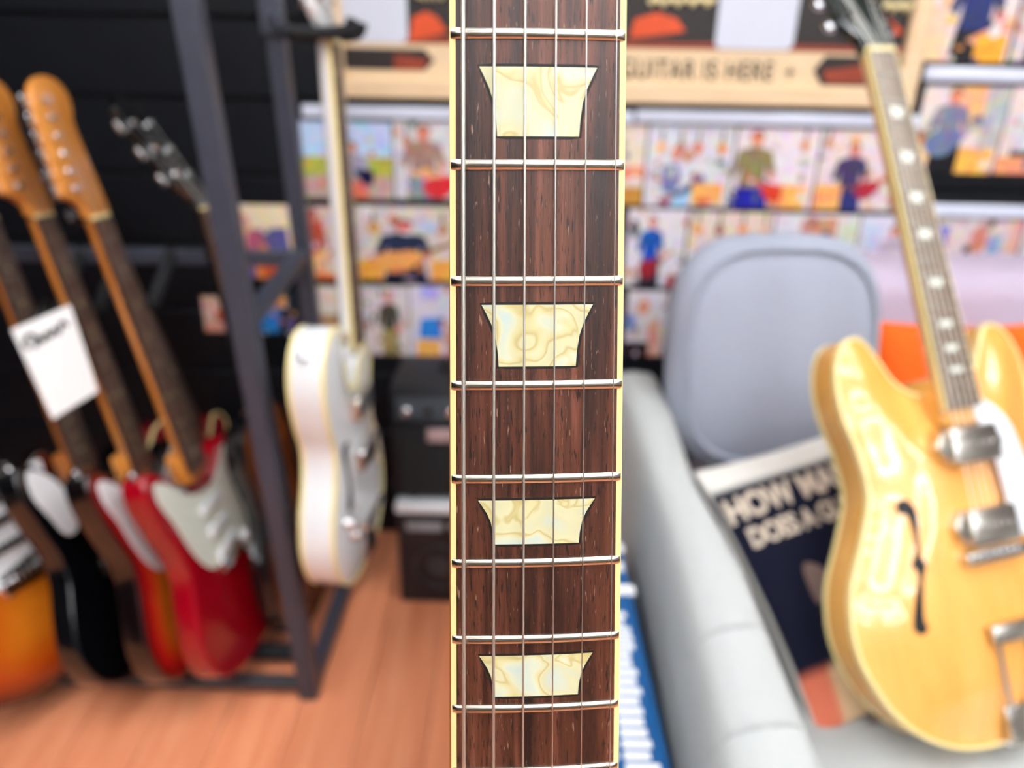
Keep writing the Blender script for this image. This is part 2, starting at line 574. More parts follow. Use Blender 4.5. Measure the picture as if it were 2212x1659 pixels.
# ceiling lamps: hexagonal rings of LED tube
def hex_lamp(cx, cy, label, R=.42):
    t = thing('hexagon_ceiling_light', label, 'ceiling light', tr(cx, cy, RH - .05), 'hexagonal LED ceiling lights')
    for i in range(6):
        a0, a1 = PI / 3 * i, PI / 3 * (i + 1)
        p0 = Vector((R * math.cos(a0), R * math.sin(a0), 0)); p1 = Vector((R * math.cos(a1), R * math.sin(a1), 0))
        d = (p1 - p0).normalized()
        obj('light_tube', beam(p0 + d * .03, p1 - d * .03, .036, .026, bev=.006), 'led', t)
        obj('tube_joint', box(p0.x - .025, p0.y - .025, -.015, p0.x + .025, p0.y + .025, .045, .004, 1), 'white_plastic', t)
for cx, cy, w in ((-.75, .55, 'near the photo wall above the rack, added to brighten the floor'), (1.05, .55, 'near the photo wall above the sofa, added to brighten the floor'), (-1.0, -.35, 'over the guitar rack'), (.35, -.35, 'above the close-up guitar neck'), (1.7, -.35, 'over the sofa end'),  # the two by the photo wall are extra lamps, added to brighten the floor
                  (-1.0, -1.75, 'behind the rack side of the viewer'), (.35, -1.75, 'behind the viewer'), (1.7, -1.75, 'behind the viewer towards the sofa side'),
                  (2.4, -2.9, 'far behind the viewer on the sofa side'), (.9, -3.0, 'far behind the viewer'), (2.9, -1.75, 'beside the right-hand wall'), (3.0, -3.6, 'in the far corner behind the viewer')):
    hex_lamp(cx, cy, 'white hexagonal LED tube light on the ceiling ' + w)

# ------------------------------------------------------------------ guitars
STRAT = [(0, 0), (70, 6), (128, 38), (160, 102), (152, 168), (120, 228), (113, 268), (127, 310), (141, 345), (128, 364), (96, 352), (60, 325), (34, 312), (0, 310),
         (-38, 322), (-58, 348), (-84, 386), (-115, 406), (-139, 395), (-144, 358), (-132, 300), (-120, 252), (-123, 214), (-146, 160), (-163, 100), (-144, 42), (-80, 6)]
STRAT = [(a, 405 - (405 - b) * 1.13) for a, b in STRAT]
ES = [(0, 0), (88, 9), (158, 50), (200, 122), (197, 190), (163, 250), (141, 296), (144, 345), (155, 392), (152, 438), (134, 470), (108, 478), (88, 458), (68, 424), (45, 407), (22, 402)]
ES = ES + [(0, 401)] + [(-a, b) for a, b in reversed(ES[1:])]
SINGLE = [(0, 0), (80, 6), (140, 40), (166, 100), (155, 165), (122, 215), (112, 252), (125, 292), (136, 320), (122, 347), (98, 350), (70, 326), (45, 306), (25, 302), (0, 306), (-18, 340),
          (-26, 404), (-80, 410), (-120, 385), (-138, 340), (-130, 290), (-113, 245), (-122, 205), (-155, 150), (-166, 95), (-140, 40), (-80, 6)]
ACOUSTIC = [(0, 0), (95, 8), (165, 50), (195, 120), (180, 195), (140, 255), (122, 300), (135, 350), (146, 400), (130, 450), (80, 478), (30, 484), (0, 485)]
ACOUSTIC = ACOUSTIC + [(-a, b) for a, b in reversed(ACOUSTIC[1:-1])]
def outline(p, sx=1.0, sy=1.0, per=4): return catmull([(a * sx * .001, b * sy * .001) for a, b in p], per)

def neck_geo(x_nut, x_end, y_nut, y_end, z_top, thick=.021, n=9):
    V, F = [], []
    N = 12
    for i in range(N + 1):
        f = i / N; y = y_nut + (y_end - y_nut) * f
        w = (x_nut + (x_end - x_nut) * f) / 2; th = thick * (1 + .12 * f)
        for k in range(n):
            a = PI * k / (n - 1)
            V.append(Vector((w * math.cos(a), y, z_top - th * math.sin(a) ** .8)))
    for i in range(N):
        for k in range(n - 1):
            F.append((i * n + k, i * n + k + 1, (i + 1) * n + k + 1, (i + 1) * n + k))
        F.append((i * n + n - 1, i * n, (i + 1) * n, (i + 1) * n + n - 1))
    F.append(tuple(range(n))); F.append(tuple(range(N * n, (N + 1) * n)))
    return V, F

def board_geo(wn, we, y_nut, y_end, z0, z1):
    V = []
    for y, w in ((y_nut, wn), (y_end, we)):
        V += [Vector((-w / 2, y, z0)), Vector((-w / 2, y, z1 - .0012)), Vector((-w / 4, y, z1 - .0003)), Vector((0, y, z1)), Vector((w / 4, y, z1 - .0003)), Vector((w / 2, y, z1 - .0012)), Vector((w / 2, y, z0))]
    F = [(i, i + 1, i + 8, i + 7) for i in range(6)] + [(6, 0, 7, 13), tuple(range(7)), tuple(range(7, 14))]
    return V, F

TUNER = None
def tuner_parts(parent, m, side, met='chrome', but='chrome'):
    """post on the face, button out of the headstock's side; m = matrix at the post"""
    global TUNER
    if TUNER is None:
        post = make_mesh('tuner_post', *join(tube([(0, 0, -.002), (0, 0, .009)], .0035, 8), tube([(0, 0, -.0005), (0, 0, .002)], .0055, 10)))
        but_ = make_mesh('tuner_button', *join(tube([(0, 0, -.012), (.016, 0, -.012)], .0028, 6), xf(box(-.007, -.009, -.0045, .007, .009, .0045, .003, 2), tr(.022, 0, -.012))))
        TUNER = (post, but_)
    for nm, me, mm, mt in (('tuner_post', TUNER[0], m, met), ('tuner_button', TUNER[1], m @ (Matrix.Scale(side, 4, (1, 0, 0)) if side > 0 else rot('Z', 180)), but)):
        key = me.name + '_' + mt
        if key not in bpy.data.meshes:
            c = me.copy(); c.name = key; c.materials.append(MT[mt])
        o = bpy.data.objects.new(nm, bpy.data.meshes[key]); COL.objects.link(o)
        o.parent = parent; o.matrix_local = mm

def place(base, top, face):
    y = (top - base).normalized()
    z = (face - y * face.dot(y)).normalized()
    x = y.cross(z)
    m = Matrix((x, y, z)).transposed().to_4x4(); m.translation = base
    return m

def guitar(name, label, matrix, shape, depth, body_mat, nut_y, scale, neck_mat, board_mat, head='six', head_mat=None, dome=0, colour=None,
           sx=1, sy=1, frets=21, inlay='dot', binding=None, board_binding=False, wn=.043, we=.056, group=None, rim_mat=None, r=.006, head_tilt=0, cat='guitar', tuner_but='chrome', strings=True, head_scale=1.0, sigma=.03, head_width=1.0, heel_up=.012):
    t = thing(name, label, cat, matrix, group)
    o = outline(shape, sx, sy)
    geo, col, hf = body_geo(o, depth, r, dome, sigma, color=colour)
    b = obj('body', geo, body_mat, t, colors=col, angle=50)
    if rim_mat:
        b.data.materials.append(MT[rim_mat])
        for p in b.data.polygons:
            if p.center.z < -.004 and abs(p.normal.z) < .7: p.material_index = 1
    if binding: obj('body_binding', rim_geo(o, .0008), binding, t)
    zt = dome + .004                                     # underside of fingerboard
    tilt = rot('X', -math.degrees(math.atan2(dome + .004, 9)))
    bridge_y = nut_y - scale
    yend = nut_y - scale * (1 - 2 ** (-(frets + .6) / 12))
    heel = yend + .03
    obj('neck', neck_geo(wn * .96, we * .97, nut_y, heel, zt), neck_mat, t)
    obj('neck_heel', box(-.027, heel - .05, -depth * .75, .027, heel + heel_up, zt - .002, .008, 2), neck_mat, t)
    fb = obj('fingerboard', board_geo(wn, we, nut_y, yend, zt, zt + .006), board_mat, t)
    z1 = zt + .006
    if board_binding:
        for s in (-1, 1):
            V = [Vector((s * (w / 2 + d), y, z)) for y, w in ((nut_y, wn), (yend, we)) for d in (-.0006, .0012) for z in (zt - .0003, z1 - .0008)]
            obj('fingerboard_binding', (V, [(0, 1, 3, 2), (4, 6, 7, 5), (0, 4, 5, 1), (2, 3, 7, 6), (0, 2, 6, 4), (1, 5, 7, 3)]), 'cream_binding', t, smooth=False)
    fm = None
    for n in range(1, frets + 1):
        y = nut_y - scale * (1 - 2 ** (-n / 12))
        w = wn + (we - wn) * (nut_y - y) / (nut_y - yend)
        if fm is None:
            fm = make_mesh('fret', *box(-.5, -.0012, -.0014, .5, .0012, .0009), smooth=False); fm.materials.append(MT['fretwire'])
        f = link('fret', fm, None, fb, (0, y, z1)); f.scale = (w - .001, 1, 1)
    for n in (3, 5, 7, 9, 12, 15, 17, 19) if inlay else ():
        if n > frets: continue
        ya = nut_y - scale * (1 - 2 ** (-(n - 1) / 12)); yb = nut_y - scale * (1 - 2 ** (-n / 12)); yc = (ya + yb) / 2; h = (ya - yb)
        if inlay == 'dot':
            xs = (-.011, .011) if n == 12 else (0,)
            for xx in xs: obj('dot_inlay', tube([(xx, yc, z1 - .001), (xx, yc, z1 + .0004)], .0033, 10), 'pearl', fb)
        else:
            w = .0115; hh = min(.008, h * .30)
            V = [Vector((-w + .002, yc - hh * .7, z1 + .0003)), Vector((w - .004, yc - hh, z1 + .0003)), Vector((w, yc + hh * .7, z1 + .0003)), Vector((-w + .004, yc + hh, z1 + .0003))]
            V += [v - Vector((0, 0, .0022)) for v in V]
            obj('parallelogram_inlay', (V, [(0, 1, 2, 3), (7, 6, 5, 4), (0, 4, 5, 1), (1, 5, 6, 2), (2, 6, 7, 3), (3, 7, 4, 0)]), 'mint_plastic', fb, smooth=False)
    obj('nut', box(-wn / 2, nut_y - .001, zt - .001, wn / 2, nut_y + .005, z1 + .0015, .001, 1), 'cream_binding', t)
    # headstock, in a frame that starts at the nut
    hm = tr(0, nut_y + .004, zt) @ rot('X', -head_tilt) @ Matrix.Scale(head_scale, 4, (0, 1, 0)) @ Matrix.Scale(head_width, 4, (1, 0, 0))
    if head == 'six':
        ho = catmull([(a * .001, c * .001) for a, c in [(-19, 0), (-22, 12), (-33, 24), (-46, 30), (-49, 40), (-43, 90), (-38, 140), (-30, 168), (-8, 182), (18, 176), (30, 158), (27, 138), (20, 120), (22, 60), (24, 20), (20, 0)]], 4)
        hs = obj('headstock', xf(slab(ho, -.010, .003, .0015), hm), head_mat or neck_mat, t)
        for i in range(6):
            f = i / 5
            tuner_parts(hs, hm @ tr(-.028 + .010 * f, .040 + .112 * f, .003), -1, but=tuner_but)
    else:
        ho = catmull([(a * .001, c * .001) for a, c in [(-21, 0), (-23, 15), (-34, 32), (-39, 50), (-37, 100), (-41, 140), (-40, 158), (-24, 162), (-10, 172), (0, 178), (10, 172), (24, 162), (40, 158), (41, 140), (37, 100), (39, 50), (34, 32), (23, 15), (21, 0)]], 4)
        hs = obj('headstock', xf(slab(ho, -.012, .003, .0015), hm), head_mat or neck_mat, t)
        for s in (-1, 1):
            for i in range(3):
                tuner_parts(hs, hm @ tr(s * .026, .050 + .040 * i, .003), s, but=tuner_but)
    if strings:
        for i in range(6):
            f = i / 5 - .5
            q = hm @ Vector((-.028 + .010 * i / 5, .040 + .112 * i / 5, .009)) if head == 'six' else hm @ Vector(((-1 if i < 3 else 1) * .024, .050 + .040 * (i if i < 3 else 5 - i), .009))
            obj('string', tube([(f * .053, bridge_y, max(z1 + .004, .012 + dome)), (f * (wn - .008), nut_y + .002, z1 + .002), q], .0006 - .0003 * i / 5, 5), 'steel_string', t)
    t['hf'] = 0
    del t['hf']
    return t, hf, z1, bridge_y

def plate(parent, name, pts, z, th, m, hf=None, per=3, r=.0006):
    o = catmull([(a * .001, c * .001) for a, c in pts], per)
    V, F = slab(o, 0, th, r, 1)
    V = [Vector((p.x, p.y, p.z + z + (hf(p.x, p.y) if hf else 0))) for p in V]
    return obj(name, (V, F), m, parent)

def strap_button(parent, loc, direction):
    d = Vector(direction).normalized(); p = Vector(loc)
    return obj('strap_button', tube([p - d * .003, p + d * .004, p + d * .009, p + d * .011, p + d * .013], [.007, .004, .006, .008, .005], 10), 'chrome', parent)

def knob(parent, x, y, z, m='white_plastic', r=.011):
    return obj('knob', tube([(x, y, z - .004), (x, y, z + .006), (x, y, z + .013), (x, y, z + .014)], [r, r, r * .78, r * .6], 14), m, parent)

def strat_parts(t, bridge_y, guard_mat, guard=True):
    if guard:
        plate(t, 'pickguard', [(-118, 385), (-90, 372), (-58, 335), (-36, 318), (0, 306), (36, 306), (70, 322), (104, 345), (118, 340), (108, 300), (100, 262), (106, 225), (118, 180), (112, 130), (92, 105), (70, 120), (46, 152),
                                (0, 160), (-52, 168), (-80, 200), (-98, 250), (-108, 300), (-124, 350)], .0004, .0028, guard_mat)
    for i, y in enumerate((.185, .232, .279)):
        obj('pickup', xf(box(-.035, -.008, 0, .035, .008, .009, .004, 2), tr(0, y, .002) @ rot('Z', 12 if i == 0 else 0)), 'white_plastic' if guard_mat != 'white_plastic' else 'black_plastic', t)
    obj('bridge', box(-.04, bridge_y - .018, 0, .04, bridge_y + .012, .012, .003, 1), 'chrome', t)
    for x, y in ((.062, .165), (.082, .135), (.096, .108)): knob(t, x, y, .003)

def burst(inner, mid, outer, w=.05):
    a, b, c = lin(inner), lin(mid), lin(outer)
    def f(d, z):
        if z < -.008: return c
        k = d / w
        if k < .6: u = k / .6; return tuple(c[i] + (b[i] - c[i]) * u for i in range(3))
        u = min(1, (k - .6) / .9); return tuple(b[i] + (a[i] - b[i]) * u for i in range(3))
    return f

def yawed(a): return Vector((math.cos(math.radians(a)), -math.sin(math.radians(a)), 0))
LS = .993
GR = 'guitars standing in the black rack'
# the row faces the picture's right, bass edges towards the viewer
def rack_guitar(x, y, z, lean, yaw, k=.984):
    b = Vector((x, y, z))
    return place(b, b + Vector((*lean, math.sqrt(1 - lean[0] ** 2 - lean[1] ** 2))), yawed(yaw)) @ Matrix.Scale(k, 4)
m = rack_guitar(-.502, 1.115, .112, (-.201, .022), 4)
t, hf, z1, by = guitar('electric_guitar', 'glossy candy red electric guitar with amber maple neck, nearest the rack post', m, STRAT, .045, 'red_gloss', .813, .648, 'maple', 'rosewood_far', group=GR, head_scale=1.15, head_width=1.22)
strat_parts(t, by, 'mint_plastic'); strap_button(t, (-.125, .406, -.022), (-.3, 1, 0))
m = rack_guitar(-.595, 1.097, .112, (-.207, .06), 1)
t, hf, z1, by = guitar('electric_guitar', 'amber-and-red sunburst electric guitar with dark sides, maple neck and white pickguard', m, STRAT, .045, 'paint', .813, .648, 'maple', 'rosewood_far', group=GR, head_scale=1.15, head_width=1.22,
                       colour=burst('#d98a1e', '#d2201a', '#0c0506', .06))
strat_parts(t, by, 'white_plastic'); strap_button(t, (-.125, .406, -.022), (-.3, 1, 0))
m = rack_guitar(-.692, 1.077, .112, (-.250, .15), 6)
t, hf, z1, by = guitar('electric_guitar', 'glossy black electric guitar with a white card tag hung on its neck', m, STRAT, .045, 'black_gloss', .813, .648, 'mahogany', 'rosewood_far', group=GR)
plate(t, 'pickguard', [(60, 300), (96, 300), (100, 262), (106, 225), (118, 180), (112, 130), (92, 105), (66, 118), (52, 160), (50, 220), (48, 270)], .0004, .0028, 'tan_plastic')
plate(t, 'horn_plate', [(-118, 392), (-90, 380), (-64, 345), (-56, 300), (-66, 262), (-92, 262), (-108, 300), (-126, 350)], .0004, .0028, 'white_plastic')
for y in (.19, .27): obj('pickup', box(-.036, y - .018, 0, .036, y + .018, .009, .004, 2), 'chrome', t)
obj('bridge', box(-.04, by - .016, 0, .04, by + .012, .012, .003, 1), 'chrome', t)
strap_button(t, (-.125, .406, -.022), (-.3, 1, 0)); knob(t, .09, .14, .003, 'chrome')
m = rack_guitar(-.835, 1.03, .112, (-.25, .05), 24)
t, hf, z1, by = guitar('electric_guitar', 'brown-orange sunburst electric guitar with white pickguard at the picture edge', m, STRAT, .045, 'paint', .813, .648, 'maple', 'rosewood_far', group=GR, head_scale=1.15, head_width=1.22,
                       colour=burst('#cf751a', '#b4400a', '#180806', .075))
strat_parts(t, by, 'white_plastic'); strap_button(t, (-.125, .406, -.022), (-.3, 1, 0))
# brown guitar behind the post, dark angled headstock
b = Vector((-.42, 1.235, .03))
m = place(b, reach(b, 430, 412, .87, True), yawed(4))
t, hf, z1, by = guitar('acoustic_guitar', 'brown acoustic guitar half hidden behind the rack post with black headstock and chrome tuners', m, ACOUSTIC, .04, 'brown_gloss', .87, .648, 'black_plastic', 'rosewood_far',
                       head='three', head_mat='black_gloss', binding='black_plastic', rim_mat='black_gloss', head_tilt=27, group=GR, frets=18, tuner_but='chrome', sx=.72, head_scale=1.3)
obj('bridge', box(-.075, by - .012, 0, .075, by + .012, .008, .003, 1), 'rosewood_far', t)
obj('sound_hole', tube([(0, .34, .0003), (0, .34, .0009)], .048, 28), 'black_plastic', t)
# wine-red guitar standing behind the row
b = Vector((-.625, 1.40, .035))
m = place(b, reach(b, 215, 500, .80, True), yawed(8))
t, hf, z1, by = guitar('electric_guitar', 'wine red single-cutaway guitar with cream edge standing behind the front row', m, SINGLE, .05, 'wine_gloss', .80, .628, 'mahogany', 'rosewood_far',
                       head='three', head_mat='black_gloss', binding='cream_binding', head_tilt=14, group=GR, dome=.008)
for y in (.20, .30): obj('pickup', box(-.036, y - .02, .004, .036, y + .02, .018, .003, 1), 'chrome', t)
for x, y in ((.085, .13), (.10, .08)): knob(t, x, y, .006, 'chrome')

# white hollow guitar hanging, faces right
nb, nn = on_y(790, 1212, 1.10), on_y(694, 95, 1.10)
m = place(nb, nn, yawed(5))
WL = (nn - nb).length
t, hf, z1, by = guitar('hollow_body_guitar', 'white hollow-body guitar with cream binding hanging from the rack hook', m, SINGLE, .058, 'white_gloss', WL, .628, 'white_gloss', 'rosewood_far',
                       head='three', head_mat='white_gloss', binding='cream_binding', board_binding=True, sx=.88, sy=1.15, head_tilt=14, dome=.012, heel_up=-.025)
o = outline(SINGLE, .88, 1.15)
V, F = rim_geo(o, 0); V = [Vector((p.x, p.y, -.058 - p.z)) for p in V]
obj('back_binding', (V, F), 'cream_binding', t)
plate(t, 'f_hole', [(-66, 268), (-58, 280), (-70, 286), (-80, 274), (-78, 240), (-82, 200), (-94, 176), (-86, 164), (-72, 174), (-70, 210)], .0003, .0012, 'black_plastic', hf)
for y in (.235, .33): obj('pickup', box(-.04, y - .02, .008, .04, y + .02, .026, .003, 1), 'nickel', t)
obj('bridge', box(-.045, by - .008, .010, .045, by + .008, .03, .003, 1), 'chrome', t)
obj('vibrato_tailpiece', join(box(-.03, .02, .010, .03, .10, .016, .003, 1), tube([(-.05, .11, .02), (.05, .11, .02)], .009, 10)), 'chrome', t)
for x, y in ((-.085, .12), (-.105, .155)): knob(t, x, y, .012, 'chrome')
strap_button(t, (-.105, .445, -.03), (-1, .8, 0))
plate(t, 'pickguard', [(45, 330), (62, 300), (70, 250), (95, 220), (105, 180), (80, 170), (55, 200), (45, 250)], .004, .0025, 'tan_plastic', hf)

# natural double-cutaway on the sofa
cb = cam3(.592, .418, .834); cn = cam3(.467, -.424, .945)
m = place(cb, cn, Vector((.32, -1, 0)))
CL = (cn - cb).length
nat, hf, z1, by = guitar('hollow_body_guitar', 'natural blond double-cutaway hollow-body guitar leaning upright on the grey sofa', m, ES, .045, 'natural', CL, .640, 'natural_side', 'rosewood_pale',
                         head='three', head_mat='headstock_dark', binding='cream_binding', board_binding=True, dome=.024, sigma=.06, sx=.95, sy=1.035, head_tilt=14, inlay='para', frets=22, rim_mat='natural_side')
CASINO = m
V, F = rim_geo(outline(ES, .95, 1.035), 0); V = [Vector((p.x, p.y, -.045 - p.z)) for p in V]
obj('back_binding', (V, F), 'cream_binding', nat)
plate(nat, 'pickguard', [(30, 405), (52, 398), (66, 380), (78, 345), (92, 310), (104, 270), (98, 238), (70, 232), (44, 234), (34, 240), (32, 300), (30, 350)], .010, .003, 'white_plastic', hf)
for y in (.348, .252):
    pk = obj('pickup', box(-.036, y - .0215, .016, .036, y + .0215, .040, .004, 2), 'nickel', nat)
    for s in (-1, 1):
        obj('dog_ear', xf(slab(catmull([(s * .033, -.02), (s * .044, -.012), (s * .049, 0), (s * .044, .012), (s * .033, .02)], 3), 0, .014, .002, 1), tr(0, y, .018)), 'nickel', pk)
    for i in range(6): obj('pole_screw', tube([((i - 2.5) * .0103, y, .039), ((i - 2.5) * .0103, y, .0412)], .0024, 8), 'chrome', pk)
br = obj('bridge', xf(box(-.046, -.007, .020, .046, .007, .031, .003, 1), tr(0, by, .006)), 'nickel', nat)
for i in range(6): obj('saddle', xf(box(-.0038, -.006, .029, .0038, .006, .034, .001, 1), tr((i - 2.5) * .0103, by, .006)), 'chrome', br)
for s in (-1, 1): obj('bridge_post', tube([(s * .04, by, .012), (s * .04, by, .032)], .007, 10), 'chrome', br)
tp = obj('tailpiece', box(-.034, .120, .024, .034, .142, .036, .004, 2), 'nickel', nat)
for s in (-1, 1): obj('tailpiece_rod', tube([(s * .024, .125, .029), (s * .016, .035, .018)], .0022, 8), 'chrome', tp)
obj('tailpiece_hinge', join(box(-.020, .006, .006, .020, .045, .016, .002, 1), box(-.020, -.004, -.022, .020, .004, .009, .002, 1)), 'nickel', tp)
for s in (-1, 1):
    pts = [(86, 288), (94, 296), (104, 292), (104, 280), (96, 278), (94, 262), (98, 236), (107, 222), (102, 210), (112, 190), (122, 166), (124, 152), (116, 146), (108, 152), (110, 162), (106, 182), (98, 206), (90, 220), (94, 232), (88, 258), (84, 276)]
    plate(nat, 'f_hole', [(s * a, b + 0) for a, b in pts], .0004, .0012, 'filler', hf, per=3, r=.0002)
for x, y in ((.115, .12), (.15, .09), (.14, .15), (.175, .13)): knob(nat, x, y, .012, 'black_plastic')

# ------------------------------------------------------------------ close-up guitar neck
SCALE = .628
TH = .17917
def cdir(x, y, z): return IX * x + IY * y + FWD * z
ND = cdir(.0024, math.cos(TH), math.sin(TH)).normalized()
ps = math.radians(3.0)
NX = cdir(math.cos(ps), 0, math.sin(ps)); NX = (NX - ND * NX.dot(ND)).normalized()
NZ = NX.cross(-ND)
P2 = cam3(.00665, -.0873, .17693)
def fret_s(n): return SCALE * (1 - 2 ** (-n / 12))
NM = Matrix((NX, -ND, NZ)).transposed().to_4x4(); NM.translation = P2 - ND * fret_s(2)
close = thing('electric_guitar', 'close-up guitar neck with rosewood fingerboard, pearl trapezoid inlays and cream binding', 'guitar', NM)
def half_w(s): return (.0424 + .0095 * s / (SCALE / 2)) / 2
RAD = .305
def crown(x): return -x * x / (2 * RAD)
BIND = .0016
S_END = fret_s(22) + .008
def strip(x_of, s0, s1, nx=16, ny=12, under=.006):
    """crowned strip: x_of(s) -> (xl, xr)"""
    V, F = [], []
    for j in range(ny + 1):
        s = s0 + (s1 - s0) * j / ny; a, b = x_of(s)
        for i in range(nx + 1):
            x = a + (b - a) * i / nx; V.append(Vector((x, -s, crown(x))))
    n = nx + 1
    for j in range(ny):
        for i in range(nx): F.append((j * n + i, j * n + i + 1, (j + 1) * n + i + 1, (j + 1) * n + i))
    k = len(V)
    for j in range(ny + 1):
        s = s0 + (s1 - s0) * j / ny; a, b = x_of(s)
        V += [Vector((a, -s, -under)), Vector((b, -s, -under))]
    for j in range(ny):
        F += [(j * n, (j + 1) * n, k + 2 * j + 2, k + 2 * j), (j * n + nx, k + 2 * j + 1, k + 2 * j + 3, (j + 1) * n + nx), (k + 2 * j, k + 2 * j + 2, k + 2 * j + 3, k + 2 * j + 1)]
    return V, F
fb = obj('fingerboard', strip(lambda s: (-half_w(s) + BIND, half_w(s) - BIND), 0, S_END), 'rosewood', close)
for sg in (-1, 1):
    obj('binding', strip(lambda s: tuple(sorted((sg * half_w(s), sg * (half_w(s) - BIND + .00002)))), 0, S_END, 2), 'cream_binding', close, angle=30)
def fret_geo(hw, w=.0014, h=.00115):
    V, F = [], []
    N, K = 26, 9
    xs = [-hw + .0003 + (2 * hw - .0006) * i / N for i in range(N + 1)]
    xs = [xs[0], xs[0] + .0014] + xs[2:-2] + [xs[-1] - .0014, xs[-1]]
    for i, x in enumerate(xs):
        e = i in (0, len(xs) - 1)
        for k in range(K):
            a = PI * k / (K - 1)
            hh = h * math.sin(a) ** .75 * (.30 if e else 1); ww = w * (.92 if e else 1)
            V.append(Vector((x, ww * math.cos(a), crown(x) + hh - .0002)))
    for i in range(len(xs) - 1):
        for k in range(K - 1): F.append((i * K + k, i * K + k + 1, (i + 1) * K + k + 1, (i + 1) * K + k))
    F.append(tuple(range(K))); F.append(tuple(range((len(xs) - 1) * K, len(xs) * K)))
    return V, F
for n in range(1, 23):
    s = fret_s(n)
    f = obj('fret', fret_geo(half_w(s)), 'fretwire', close, angle=30); f.location = (0, -s, 0)
for s0, s1, w0, w1 in ((.0763, .0930, .0149, .0105), (.1358, .1524, .0149, .01045), (.1902, .2032, .0164, .0120), (.2376, .2507, .0166, .0124),
                       (.3055, .3135, .0175, .0135), (.3555, .3630, .0185, .0145), (.385, .391, .0185, .0150), (.4115, .417, .0187, .0155), (.435, .4395, .0187, .0155)):
    def tz(grow):
        L = s1 - s0
        side = [(0, w0), (.12, w0 - (w0 - w1) * .24), (.3, w0 - (w0 - w1) * .56), (.5, w0 - (w0 - w1) * .80), (.75, w0 - (w0 - w1) * .94), (1, w1)]
        o = [Vector((w, -(s0 + L * f), 0)) for f, w in side] + [Vector((-w, -(s0 + L * f), 0)) for f, w in reversed(side)]
        # a few points along the ends, so that the plate follows the crown
        n = 10
        top = [Vector((-w0 + 2 * w0 * i / n, -s0, 0)) for i in range(1, n)]
        bot = [Vector((w1 - 2 * w1 * i / n, -s1, 0)) for i in range(1, n)]
        o = o[:6] + bot + o[6:] + top
        return inset(o, -grow) if grow else o
    for nm, grow, lift, mm in (('inlay_filler', .0007, .00002, 'filler'), ('trapezoid_inlay', 0, .00006, 'pearl')):
        o = tz(grow)
        cv, cf = cap_fill(o, .003)
        n = len(o)
        V = [Vector((c.x, c.y, crown(c.x) + lift)) for c in cv] + [Vector((c.x, c.y, crown(c.x) - .001)) for c in o]
        k = len(cv)
        F = cf + [(i, (i + 1) % n, k + (i + 1) % n, k + i) for i in range(n)]
        obj(nm, (V, F), mm, close, angle=30)
# strings: three wound (ridged), three plain
GAUGE = (.00117, .00091, .00068, .00046, .00035, .00027)
for i, g in enumerate(GAUGE):
    f = i / 5
    def sp(s):
        l = -.01805 - (.02154 - .01873) * (s - .061) / .2098 - .00062
        rr = .01870 + (.02209 - .01932) * (s - .061) / .2098 + .00058
        x = l + (rr - l) * f
        return Vector((x, -s, crown(x) + .00135 + .0028 * max(0, s) / SCALE + g / 2))
    if i < 3:
        pitch = (.00044, .00036, .00028)[i]
        sA, sB = .05, .30
        N = int((sB - sA) / pitch) * 2
        pts = [sp(-.004), sp(sA - .001)] + [sp(sA + (sB - sA) * q / N) for q in range(N + 1)] + [sp(sB + .001), sp(SCALE)]
        rr = [g / 2, g / 2] + [g / 2 * (1.03 if q % 2 else .86) for q in range(N + 1)] + [g / 2, g / 2]
        obj('wound_string', tube(pts, rr, 10), 'wound_string', close, angle=80)
    else:
        obj('plain_string', tube([sp(-.004), sp(.1), sp(.2), sp(.3), sp(SCALE)], g / 2, 8), 'steel_string', close)
V, F = neck_geo(.0424, .0555, 0, -.37, -.0058, .018); obj('neck', (V, F), 'mahogany', close)
obj('nut', box(-.0212, 0, -.006, .0212, .006, .002, .001, 1), 'cream_binding', close)
hm = tr(0, .005, -.006) @ rot('X', -16)
ho = catmull([(a * .001, c * .001) for a, c in [(-21, 0), (-23, 15), (-34, 32), (-39, 50), (-37, 100), (-41, 140), (-40, 158), (-24, 162), (-10, 172), (0, 166), (10, 172), (24, 162), (40, 158), (41, 140), (37, 100), (39, 50), (34, 32), (23, 15), (21, 0)]], 4)
hs = obj('headstock', xf(slab(ho, -.013, .002, .0015), hm), 'black_gloss', close)
for s in (-1, 1):
    for i in range(3): tuner_parts(hs, hm @ tr(s * .026, .050 + .040 * i, .002), s)
so = [Vector((p.x, p.y - .778, 0)) for p in outline(SINGLE)]
geo, col, hf2 = body_geo(so, .05, .006, .010, color=burst('#c88a3a', '#a8501c', '#4a1408', .07))
V = [p - Vector((0, 0, .030)) for p in geo[0]]
obj('body', (V, geo[1]), 'paint', close, colors=col)
V, F = rim_geo(so, 0); obj('body_binding', ([p - Vector((0, 0, .030)) for p in V], F), 'cream_binding', close)
for y in (-.50, -.585): obj('pickup', box(-.036, y - .02, -.022, .036, y + .02, -.002, .003, 1), 'nickel', close)
obj('bridge', box(-.042, -SCALE - .008, -.022, .042, -SCALE + .008, .003, .003, 1), 'nickel', close)
obj('tailpiece', box(-.046, -.69, -.022, .046, -.672, .001, .005, 2), 'nickel', close)
for x, y in ((.085, -.655), (.115, -.69), (.08, -.70), (.108, -.735)): knob(close, x, y, -.018, 'mint_plastic')

